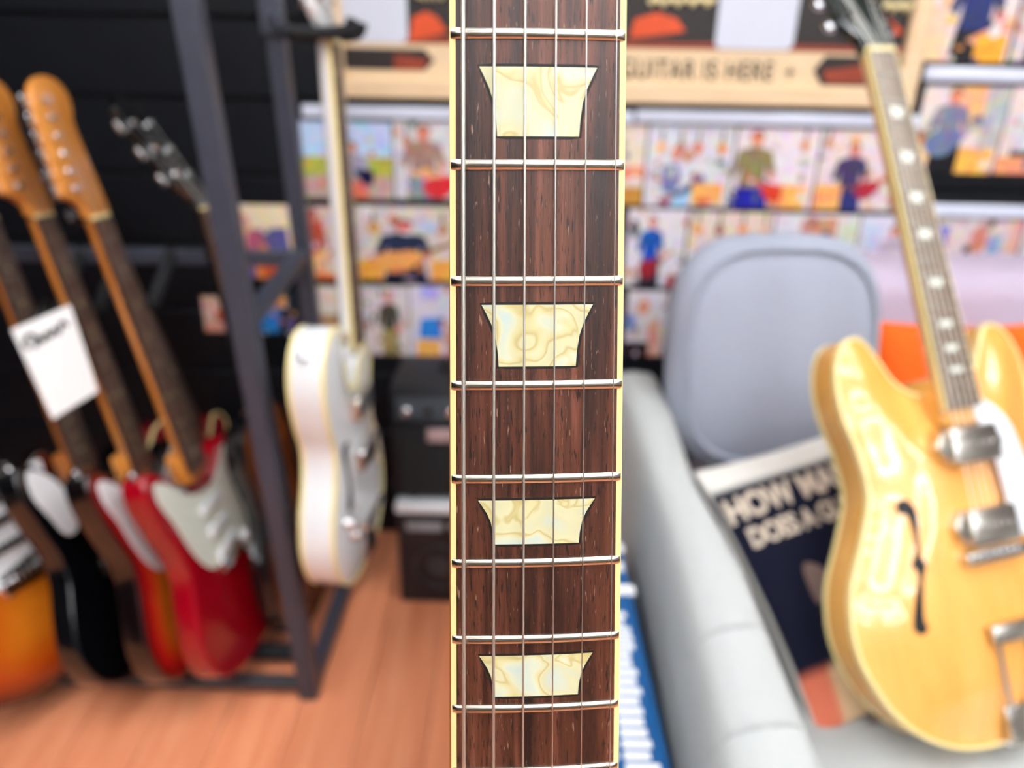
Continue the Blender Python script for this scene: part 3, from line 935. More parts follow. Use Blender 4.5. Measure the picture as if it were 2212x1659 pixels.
# ------------------------------------------------------------------ guitar rack
p1 = on_z(686, 1500, 0); p2 = on_z(733, 1283, 0)
RXE = (p1.x + p2.x) / 2
Y1, Y2 = p1.y, p2.y
rack = thing('guitar_rack', 'black square-tube steel guitar rack on the wooden floor', 'guitar rack')
XL = -1.45
lean1 = (on_y(404, 0, Y1).x - RXE) / on_y(404, 0, Y1).z; lean2 = (on_y(592, 30, Y2).x - RXE) / on_y(592, 30, Y2).z
for xx in (RXE, XL):
    obj('post', beam((xx, Y1, 0), (xx + lean1 * 1.62, Y1, 1.62), .034), 'rack', rack, smooth=False)
    obj('post', beam((xx, Y2, 0), (xx + lean2 * 1.62, Y2, 1.62), .030), 'rack', rack, smooth=False)
    obj('foot_bar', beam((xx, Y1 + .018, .018), (xx, Y2 - .016, .018), .030), 'rack', rack, smooth=False)
    obj('side_rail', beam((xx + lean1 * .755, Y1 + .018, .755), (xx + lean2 * .8, Y2 - .016, .80), .026), 'rack', rack, smooth=False)
    obj('top_rail', beam((xx + lean1 * 1.6, Y1 + .018, 1.60), (xx + lean2 * 1.6, Y2 - .016, 1.60), .028), 'rack', rack, smooth=False)
obj('neck_rail', beam((XL + .016, Y2, .79), (RXE - .016, Y2, .79), .028), 'rack', rack, smooth=False)
obj('upper_rail', beam((XL + .016, Y2, 1.60), (RXE - .016, Y2, 1.60), .028), 'rack', rack, smooth=False)
obj('floor_rail', beam((XL + .016, Y1, .03), (RXE - .018, Y1, .03), .022), 'metal_grey', rack, smooth=False)
obj('foam_rest', tube([(XL + .03, Y1 + .08, .030), (RXE - .03, Y1 + .08, .030)], .018, 12), 'foam', rack)
for px, py in ((130, 670), (215, 665), (330, 655)):
    q = on_y(px, py, Y1 + .19)
    obj('neck_divider', join(tube([(q.x, Y2, .80), (q.x, q.y, q.z), (q.x + .01, q.y - .07, q.z + .01)], .012, 8)), 'foam', rack)
# hook that carries the white guitar
WN = m_w = None
hk = thing('guitar_hanger', 'black padded guitar hanger holding the white guitar by its headstock', 'guitar hanger')
root = Vector((RXE + lean2 * (nn.z + .055), Y2, nn.z + .055)); yk = nn + Vector((-.04, 0, .012))
obj('arm', tube([root, (root + yk) / 2 + Vector((0, 0, -.01)), yk], .011, 10), 'rack', hk)
obj('mount_plate', box(root.x - .02, root.y - .022, root.z - .035, root.x + .02, root.y - .014, root.z + .035, .003, 1), 'rack', hk)
for s in (-1, 1):
    pts = [yk, yk + Vector((.01, s * .034, .0)), yk + Vector((.05, s * .036, 0)), yk + Vector((.085, s * .034, .004)), yk + Vector((.092, s * .032, .018))]
    obj('padded_prong', tube(catmull(pts, 4, False), .0085, 10), 'foam', hk)
knob_p = yk + Vector((-.03, .02, .03))

# price tag on the black guitar
tg = thing('card_tag', 'white rectangular card tag with black script heading hung on a guitar neck', 'tag')
c4 = [at(24, 712, 1.12), at(152, 658, 1.15), at(212, 845, 1.19), at(114, 906, 1.16)]
ux = (c4[1] - c4[0]); vy = (c4[3] - c4[0])
def tagp(u, v, lift=0):
    nrm = vy.cross(ux).normalized()
    if nrm.dot(CAM - c4[0]) < 0: nrm = -nrm
    a = c4[0].lerp(c4[1], u); b = c4[3].lerp(c4[2], u)
    return a.lerp(b, v) + nrm * lift
V = [tagp(u, v, l) for l in (0, .0012) for u, v in ((0, 0), (1, 0), (1, 1), (0, 1))]
card = obj('card', (V, [(0, 1, 2, 3), (7, 6, 5, 4), (0, 4, 5, 1), (1, 5, 6, 2), (2, 6, 7, 3), (3, 7, 4, 0)]), 'paper', tg, smooth=False)
scr = [(u, v + .06) for u, v in [(.14, .19), (.10, .12), (.20, .06), (.30, .10), (.24, .20), (.34, .12), (.40, .18), (.48, .11), (.54, .17), (.62, .10), (.68, .17), (.78, .07), (.86, .14)]]
obj('script_heading', tube(catmull([tagp(u, v, .0018) for u, v in scr], 4, False), .0032, 6), 'ink_black', card)
gl = mat('grey_ink', '#8f9297', .6)
for k in range(6):
    v0 = .34 + .09 * k
    V = [tagp(u, v, .0016) for u, v in ((.15, v0), (.15 + .35 + .1 * ((k * 7) % 3), v0), (.15 + .35 + .1 * ((k * 7) % 3), v0 + .022), (.15, v0 + .022))]
    obj('faint_text_line', (V, [(0, 1, 2, 3)]), gl, card, smooth=False)
obj('tag_string', tube([tagp(.5, 0, .001), tagp(.62, -.14, .0), tagp(.75, -.05, -.03)], .0012, 6), 'ink_black', tg)

# ------------------------------------------------------------------ amplifier and boxes by the wall
def wpx(px, py): return on_y(px, py, WF)
ax0, ay = -.205, 1.22
q0 = on_z(866, 1300, 0)
cart = thing('shipping_carton', 'dark printed carton with white top edge standing on the floor', 'box', tr(0, 0, 0))
CX0, CX1, CYF = q0.x, q0.x + .36, q0.y
ctop = on_y(866, 1108, CYF).z
obj('carton_body', box(CX0, CYF, 0, CX1, CYF + .20, ctop, .004, 1), 'carton', cart, smooth=False)
obj('top_edge', box(CX0 - .002, CYF - .003, ctop, CX1 + .002, CYF + .2, ctop + .022, .003, 1), 'carton_white', cart, smooth=False)
for k, (a, b_) in enumerate(((.02, .10), (.115, .16), (.175, .25))):
    obj('pale_lettering', box(CX0 + a, CYF - .0012, ctop - .045, CX0 + b_, CYF + .001, ctop - .022, .002, 1), gl, cart, smooth=False)
for s in (0, 1):
    cc = Vector((CX0 + .09 + .17 * s, CYF - .001, ctop * .42))
    obj('printed_ring', tube([cc + Vector((.055 * math.cos(a * PI / 12), 0, .055 * math.sin(a * PI / 12))) for a in range(25)], .003, 5), MT['metal_grey'], cart)
    obj('printed_disc', tube([cc + Vector((0, -.0006, 0)), cc + Vector((0, .0008, 0))], .026, 18), MT['metal_grey'], cart)
amp = thing('guitar_amplifier', 'black guitar combo amplifier with chrome knobs standing on the carton', 'amplifier')
az0 = ctop + .0225
az1 = on_y(850, 800, CYF + .10).z
AX0 = on_y(848, 1000, CYF + .01).x
AX1 = AX0 + .36
obj('cabinet', box(AX0, CYF + .015, az0 + .008, AX1, CYF + .20, az1, .008, 2), 'tolex', amp)
pan_z = on_y(850, 885, CYF).z
obj('control_panel', xf(box(AX0 + .012, -.004, -.028, AX1 - .012, .004, .028, .003, 1), tr(0, CYF + .012, pan_z) @ rot('X', -18)), 'metal_grey', amp)
for i in range(7):
    p = Vector((AX0 + .035 + .046 * i, CYF + .006, pan_z - .004))
    obj('control_knob', tube([p, p + Vector((0, -.012, .002)), p + Vector((0, -.014, .002))], [.011, .009, .006], 12), 'chrome' if i % 2 == 0 else 'black_plastic', amp)
obj('speaker_grille', box(AX0 + .014, CYF + .008, az0 + .02, AX1 - .014, CYF + .02, pan_z - .045, .004, 1), 'grille', amp)
obj('name_badge', box(AX0 + .075, CYF + .003, pan_z - .075, AX0 + .135, CYF + .009, pan_z - .045, .002, 1), mat('grey_pink_badge', '#a9989c', .3, .3), amp)
obj('carry_handle', tube(catmull([(AX0 + .10, CYF + .11, az1), (AX0 + .12, CYF + .11, az1 + .018), (AX0 + .24, CYF + .11, az1 + .018), (AX0 + .26, CYF + .11, az1)], 5, False), .008, 8), 'black_plastic', amp)
for xx in (AX0 + .04, AX1 - .04):
    for yy in (CYF + .04, CYF + .17): obj('rubber_foot', tube([(xx, yy, az0), (xx, yy, az0 + .009)], .012, 10), 'black_plastic', amp)

# ------------------------------------------------------------------ sofa
def loft(sections):
    V, F = [], []; n = len(sections[0])
    for s in sections: V += s
    for i in range(len(sections) - 1):
        for k in range(n): F.append((i * n + k, i * n + (k + 1) % n, (i + 1) * n + (k + 1) % n, (i + 1) * n + k))
    F.append(tuple(range(n))); F.append(tuple(range((len(sections) - 1) * n, len(sections) * n)))
    return V, F
SEAT = .370
sofa = thing('sofa', 'light grey fabric sofa with rounded arm against the photo wall', 'sofa')
def arm_section(y, x0, x1, top, n=28, p=4.0):
    cx, w = (x0 + x1) / 2, (x1 - x0) / 2; cz, h = (top + .05) / 2, (top - .05) / 2
    out = []
    for k in range(n):
        a = 2 * PI * k / n
        c, s = math.cos(a), math.sin(a)
        out.append(Vector((cx + w * abs(c) ** (2 / p) * (1 if c >= 0 else -1), y, cz + h * abs(s) ** (2 / p) * (1 if s >= 0 else -1))))
    return out
ARM = [(.20, .150, .240, .50), (.215, .130, .256, .575), (.26, .140, .268, .615), (.45, .158, .272, .622), (.65, .170, .280, .622), (.85, .178, .268, .618), (1.05, .178, .282, .622), (1.22, .172, .286, .62), (1.27, .175, .282, .60), (1.285, .185, .272, .56)]
arm = obj('arm', loft([arm_section(*a) for a in ARM]), 'sofa', sofa, angle=70)
def seam_at(y, bend):
    pts = []
    for k in range(9):
        f = k / 8
        i = max(j for j in range(len(ARM)) if ARM[j][0] <= y); a, b = ARM[i], ARM[min(i + 1, len(ARM) - 1)]
        u = (y - a[0]) / max(1e-6, b[0] - a[0])
        x0, x1, tp_ = (a[j] + (b[j] - a[j]) * u for j in (1, 2, 3))
        c = -1 + 2 * f
        zz = tp_ - (tp_ - .05) / 2 * (1 - (1 - min(.97, abs(c)) ** 4) ** .25)
        pts.append(Vector(((x0 + x1) / 2 + (x1 - x0) / 2 * c * .985, y + bend * (f - .5), zz + .0005)))
    return tube(pts, .0022, 6)
obj('arm_seam', seam_at(.545, .03), 'seam', sofa); obj('arm_seam', seam_at(.43, .02), 'seam', sofa)
for sx0, sx1 in ((.285, .97), (.975, 1.66)):
    obj('seat_cushion', box(sx0, .30, .20, sx1, 1.12, SEAT, .035, 4), 'sofa', sofa, angle=70)
obj('seat_base', box(.27, .33, .05, 1.68, 1.24, .20, .01, 2), 'sofa', sofa)
obj('backrest', box(.41, 1.235, .08, 1.70, 1.47, .81, .05, 4), 'mauve', sofa, angle=70)
obj('arm', loft([[Vector((p.x + 1.53, p.y, p.z)) for p in arm_section(*a)] for a in ARM]), 'sofa', sofa, angle=70)
for xx, yy in ((.17, .3), (.17, 1.2), (1.74, .3), (1.74, 1.2)): obj('sofa_foot', tube([(xx, yy, 0), (xx, yy, .07)], [.018, .024], 12), 'black_plastic', sofa)

def pillow_geo(w, h, t, n=22, ear=.06, p=2.4, colour=None):
    V, F, C = [], [], []
    def xy(u, v):
        return (w / 2 * u * (1 - ear * (1 - v * v)), h / 2 * v * (1 - ear * (1 - u * u)))
    def th(u, v): return t / 2 * ((1 - abs(u) ** p) * (1 - abs(v) ** p)) ** .5
    for side in (1, -1):
        for j in range(n + 1):
            for i in range(n + 1):
                u, v = -1 + 2 * i / n, -1 + 2 * j / n
                u, v = math.sin(u * PI / 2), math.sin(v * PI / 2)
                x_, y_ = xy(u, v)
                V.append(Vector((x_, y_, side * th(u, v))))
                if colour: C.append(colour(u, v, side))
    m_ = (n + 1) ** 2
    for s in (0, 1):
        for j in range(n):
            for i in range(n):
                a = s * m_ + j * (n + 1) + i
                F.append((a, a + 1, a + n + 2, a + n + 1))
    def surf(x_, y_):
        u, v = max(-1, min(1, 2 * x_ / w)), max(-1, min(1, 2 * y_ / h))
        for _ in range(6):
            u = max(-1, min(1, 2 * x_ / w / (1 - ear * (1 - v * v)))); v = max(-1, min(1, 2 * y_ / h / (1 - ear * (1 - u * u))))
        return th(u, v)
    return (V, F), C, surf
def weld(o, d=1e-5):
    bm = bmesh.new(); bm.from_mesh(o.data); bmesh.ops.remove_doubles(bm, verts=bm.verts, dist=d)
    bmesh.ops.recalc_face_normals(bm, faces=bm.faces); bm.to_mesh(o.data); bm.free()

# grey back pillow
pc = on_y(1655, 765, 1.12)
gp = thing('throw_pillow', 'large blue-grey rounded pillow leaning on the sofa back', 'pillow', tr(pc.x + .005, pc.y, pc.z) @ rot('Y', -1) @ rot('X', 78))
def box_cushion(w, h, t, p=3.2, n=64):
    """puffed cushion with a welt: super-ellipse outline, domed faces"""
    secs = []
    for k in range(15):
        f = -1 + 2 * k / 14
        z_ = math.sin(f * PI / 2)
        s = (1 - abs(z_) ** 2.6) ** .5
        ring = []
        for i in range(n):
            a = 2 * PI * i / n; c, q = math.cos(a), math.sin(a)
            ring.append(Vector(((w / 2) * (.72 * s + .28 * (1 - abs(z_) ** 8)) * abs(c) ** (2 / p) * (1 if c > 0 else -1), (h / 2) * (.72 * s + .28 * (1 - abs(z_) ** 8)) * abs(q) ** (2 / p) * (1 if q > 0 else -1), t / 2 * z_)))
        secs.append(ring)
    return loft(secs)
g = box_cushion(.345, .40, .15)
obj('cover', g, 'pillow_grey', gp, angle=80)
welt = []
for i in range(65):
    a = 2 * PI * i / 64; c, q = math.cos(a), math.sin(a)
    welt.append(Vector((.1725 * .86 * abs(c) ** (2 / 3.2) * (1 if c > 0 else -1), .20 * .86 * abs(q) ** (2 / 3.2) * (1 if q > 0 else -1), .0535)))
obj('piping', tube(welt, .004, 6, False), 'pillow_grey', gp)
# orange cloth between guitar and sofa back
oc = on_y(1945, 735, 1.12)
ot = thing('cushion', 'burnt orange cushion tucked behind the natural guitar body', 'cushion', tr(oc.x + .115, oc.y + .03, oc.z - .13) @ rot('X', 80))
g, C, _ = pillow_geo(.30, .30, .10)
o = obj('cover', g, 'orange_cloth', ot, angle=80); weld(o)

# dark printed cushion
TL = cam3(.268, .130, 1.05)
er = cdir(.95, -.28, .12).normalized(); ed = cdir(0, .87, -.45); ed = (ed - er * ed.dot(er)).normalized()
PWD, PHT = .35, .37
ctr = TL + er * (PWD / 2) + ed * (PHT / 2)
en = er.cross(-ed)
pm_ = Matrix((er, -ed, en)).transposed().to_4x4(); pm_.translation = ctr
navy, coral, cream, white = lin('#16192b'), lin('#e07a5e'), lin('#e9c79c'), lin('#e9e6de')
def pcol(u, v, side):
    if side < 0 or abs(u) > .985 or v > .80: return white
    if v < -.62: return cream if u > -.80 else coral
    return navy
prt = thing('printed_cushion', 'dark navy printed cushion with tan lettering beside the natural guitar', 'cushion', pm_)
g, C, surf = pillow_geo(PWD, PHT, .085, n=30, ear=.05, colour=pcol)
o = obj('cover', g, 'fabric_print', prt, colors=C, angle=80); weld(o)
def tall(g, k): return [Vector((p.x, p.y * k, 0)) for p in g[0]], g[1]
def on_pillow(geo, x0, y0, lift=.0016):
    V = []
    for p in geo[0]:
        a, b = p.x + x0, p.y + y0
        V.append(Vector((a, b, surf(a, b) + lift)))
    return V, geo[1]
obj('lettering', on_pillow(tall(text_geo('HOW MANY', .037, .0015, 1.0), 1.3), -.163, .092), 'ink_tan', prt, smooth=False)
obj('lettering', on_pillow(tall(text_geo('DOES A GUIT', .0275, .0011, .95), 1.35), -.150, .052), 'ink_tan', prt, smooth=False)
hd = catmull([(a * .001, b * .001) for a, b in [(-10, 30), (-16, 16), (-18, -20), (-8, -34), (-6, -150), (-14, -170), (14, -170), (6, -150), (8, -34), (18, -20), (14, 10), (2, 26)]], 4)
cv, cf = cap_fill(hd, .008)
obj('guitar_print', on_pillow(([Vector((c.x, c.y, 0)) for c in cv], cf), -.092, -.020), 'ink_brown', prt, smooth=False)

# blue printed box beside the sofa arm
bx1 = on_z(1380, 1122, .54); 
bb = thing('printed_box', 'tall blue carton with dense white lettering beside the sofa arm', 'box')
BX0, BX1, BY0, BY1, BZ = .02, .150, .38, bx1.y, .54
obj('carton', box(BX0, BY0, 0, BX1, BY1, BZ, .003, 1), 'blue_box', bb, smooth=False)

# ------------------------------------------------------------------ wall: framed poster, rails, photos
def wall_rect(px0, py0, px1, py1):
    """axis-aligned rectangle on the wall for a pixel box (measured along its left, top, right and bottom middles)"""
    xm, ym = (px0 + px1) / 2, (py0 + py1) / 2
    return wpx(px0, ym).x, wpx(px1, ym).x, wpx(xm, py1).z, wpx(xm, py0).z

fx0, fx1 = wpx(712, 196).x, wpx(1962, 215).x
fz0 = wpx(1340, 222).z
FH = .95; FB = .038
fr = thing('framed_poster', 'pale wood framed music-shop poster with dark and cream bands', 'poster')
for nm, b4 in (('frame_bar', (fx0, fz0, fx1, fz0 + FB)), ('frame_bar', (fx0, fz0 + FH - FB, fx1, fz0 + FH)), ('frame_bar', (fx0, fz0 + FB, fx0 + FB, fz0 + FH - FB)), ('frame_bar', (fx1 - FB, fz0 + FB, fx1, fz0 + FH - FB))):
    obj(nm, box(b4[0], WF - .028, b4[1], b4[2], WF, b4[3], .003, 1), 'oak_frame', fr, smooth=False)
pb = obj('poster_sheet', box(fx0 + FB, WF - .010, fz0 + FB, fx1 - FB, WF - .004, fz0 + FH - FB), 'poster_cream', fr, smooth=False)
PY = WF - .0104
def flat(pts, lift=0): return [Vector((p[0], PY - lift, p[1])) for p in pts]
def poly(parent, name, pts, m, lift=0): return obj(name, (flat(pts, lift), [tuple(range(len(pts)))]), m, parent, smooth=False)
dark = mat('poster_dark_print', '#1e1512', .5, var=.5, scale=9)
rust = mat('poster_rust_print', '#8a3316', .5, var=.5, scale=14)
flame = mat('poster_orange_print', '#d24a12', .5, var=.3, scale=20)
qr = mat('poster_white_card', '#ccd0dc', .5, var=.03, scale=10)
zb = wpx(1340, 104).z          # lower edge of the dark picture
poly(pb, 'dark_print', [(fx0 + FB, zb), (fx1 - FB, zb), (fx1 - FB, fz0 + FH - FB), (fx0 + FB, fz0 + FH - FB)], dark)
poly(pb, 'rust_line', [(fx0 + FB, zb), (fx1 - FB, zb), (fx1 - FB, zb + .012), (fx0 + FB, zb + .012)], rust, .0004)
def wp(px, py): v = wpx(px, py); return (v.x, v.z)
rz1, rz0 = wpx(830, 105).z, wpx(830, 151).z
xa, xb = fx0 + FB, wpx(940, 128).x
poly(pb, 'ribbon_print', [(xa, rz0), (xb - .02, rz0), (xb, (rz0 + rz1) / 2), (xb - .02, rz1), (xa, rz1)], dark, .0004)
poly(pb, 'ribbon_flame', [(xb - .085, rz0), (xb - .025, rz0), (xb - .012, (rz0 + rz1) / 2), (xb - .08, rz1 - .01)], rust, .0008)
rz1, rz0 = wpx(1830, 122).z, wpx(1830, 186).z
xa, xb = wpx(1752, 155).x, fx1 - FB
poly(pb, 'ribbon_print', [(xa + .02, rz0), (xb, rz0), (xb, rz1), (xa + .02, rz1), (xa, (rz0 + rz1) / 2)], dark, .0004)
poly(pb, 'ribbon_flame', [(xa + .03, rz0 + .006), (xa + .12, rz0 + .004), (xa + .12, rz1 - .012), (xa + .02, (rz0 + rz1) / 2)], rust, .0008)
for (a, b_, c, d) in ((1360, 28, 1480, 84), (885, 25, 968, 88), (1870, 40, 1948, 84)):
    (X0, _), (X1, _) = wp(a, (b_ + d) / 2), wp(c, (b_ + d) / 2)
    Z1, Z0 = wp((a + c) / 2, b_)[1], wp((a + c) / 2, d)[1]
    poly(pb, 'flame_print', [(X0, Z0), (X0 + (X1 - X0) * .5, Z0 + (Z1 - Z0) * .12), (X1, Z0 + (Z1 - Z0) * .3), (X1 - .02, Z1 - .01), (X0 + (X1 - X0) * .45, Z1), (X0 + .008, Z1 - .012)], flame, .0006)
for (a, b_, c, d) in ((724, -90, 880, 92), (1550, -80, 1722, 108)):
    X0, X1, Z0, Z1 = wall_rect(a, b_, c, d)
    rc = .014; o = []
    for (qx, qz, a0) in ((X1 - rc, Z1 - rc, 0), (X0 + rc, Z1 - rc, 90), (X0 + rc, Z0 + rc, 180), (X1 - rc, Z0 + rc, 270)):
        o += [(qx + rc * math.cos(math.radians(a0 + 18 * i)), qz + rc * math.sin(math.radians(a0 + 18 * i))) for i in range(6)]
    poly(pb, 'white_card_print', o, qr, .0012)
tan = mat('poster_yellow_print', '#e9d9a2', .5)
for (a, b_, c, d) in ((1400, -12, 1540, 16), (1848, -2, 1962, 30), (905, -30, 960, 6)):
    n = 9
    pts_ = [wpx(a + (c - a) * i / n, b_ + (d - b_) * (.3 if i % 2 else .75)) for i in range(n + 1)]
    obj('cut_off_lettering', tube([Vector((p.x, PY - .002, p.z)) for p in pts_], .007, 6), tan, pb)
ts = wpx(1358, 172); te = wpx(1745, 172)
g = text_geo('GUITAR IS HERE', 1.0, .012, 1.12)
w_ = max(p.x for p in g[0]) - min(p.x for p in g[0])
gx0 = wpx(1338, 150).x; gx1 = wpx(1664, 160).x
zz0, zz1 = wpx(1500, 172).z, wpx(1500, 130).z
hgt = max(p.y for p in g[0])
obj('banner_lettering', ([Vector((gx0 + p.x / w_ * (gx1 - gx0), PY - .0006, zz0 + p.y / hgt * (zz1 - zz0))) for p in g[0]], g[1]), 'ink_black', pb, smooth=False)
sc_ = wpx(1702, 157)
star = [(sc_.x + (.014 if i % 2 == 0 else .004) * math.cos(i * PI / 4), sc_.z + (.014 if i % 2 == 0 else .004) * math.sin(i * PI / 4)) for i in range(8)]
poly(pb, 'banner_star', star, 'ink_black', .0006)

def rail(px0, py0, px1, py1, label):
    X0, X1, Z0, Z1 = wall_rect(px0, py0, px1, py1)
    t = tag(obj('label_rail', box(X0, WF - .012, Z0, X1, WF + .0005, Z1, .003, 2), 'rail'), label, 'label rail', 'clear rails on the photo wall')
rail(655, 232, 1368, 260, 'pale plastic rail under the left half of the framed poster')
rail(1372, 242, 1985, 270, 'pale plastic rail under the right half of the framed poster')
rail(1993, 147, 2330, 178, 'bright plastic rail between the two right-hand photo rows')
rail(1986, 442, 2330, 470, 'bright plastic rail above the mauve sofa back')

SKIN = '#dd8c74'
def person(cx, top, sc, shirt, legs=None, hair=None, skin=SKIN):
    L = []
    L.append(('e', cx, top + .075 * sc, .085 * sc, .085 * sc, hair or '#6a4a40'))
    L.append(('e', cx, top + .115 * sc, .072 * sc, .095 * sc, skin))
    if legs: L.append(('q', [(cx - .16 * sc, top + .62 * sc), (cx + .18 * sc, top + .60 * sc), (cx + .22 * sc, top + 1.1 * sc), (cx - .2 * sc, top + 1.1 * sc)], legs))
    L.append(('q', [(cx - .06 * sc, top + .20 * sc), (cx + .06 * sc, top + .20 * sc), (cx + .20 * sc, top + .25 * sc), (cx + .27 * sc, top + .50 * sc), (cx + .19 * sc, top + .54 * sc), (cx + .14 * sc, top + .40 * sc), (cx + .14 * sc, top + .70 * sc), (cx - .15 * sc, top + .70 * sc), (cx - .15 * sc, top + .40 * sc), (cx - .20 * sc, top + .56 * sc), (cx - .28 * sc, top + .52 * sc), (cx - .21 * sc, top + .25 * sc)], shirt))
    L.append(('e', cx + .22 * sc, top + .55 * sc, .05 * sc, .045 * sc, skin))
    return L
def gtr(cx, cy, sc, c, neck='#6b4030', flip=1):
    return [('q', [(cx, cy - .03 * sc), (cx + flip * .42 * sc, cy - .26 * sc), (cx + flip * .43 * sc, cy - .21 * sc), (cx, cy + .03 * sc)], neck),
            ('e', cx - flip * .06 * sc, cy + .03 * sc, .17 * sc, .14 * sc, c), ('e', cx + flip * .06 * sc, cy - .03 * sc, .11 * sc, .10 * sc, c)]
def hung(xs, y, cols):
    L = []
    for x_, c in zip(xs, cols):
        L += [('r', x_ - .012, y - .16, x_ + .012, y, '#4a3020'), ('e', x_, y + .05, .05, .075, c)]
    return L
WALL_L, BEIGE, AMB = '#e6dcdc', '#ead5c0', '#f0a94e'
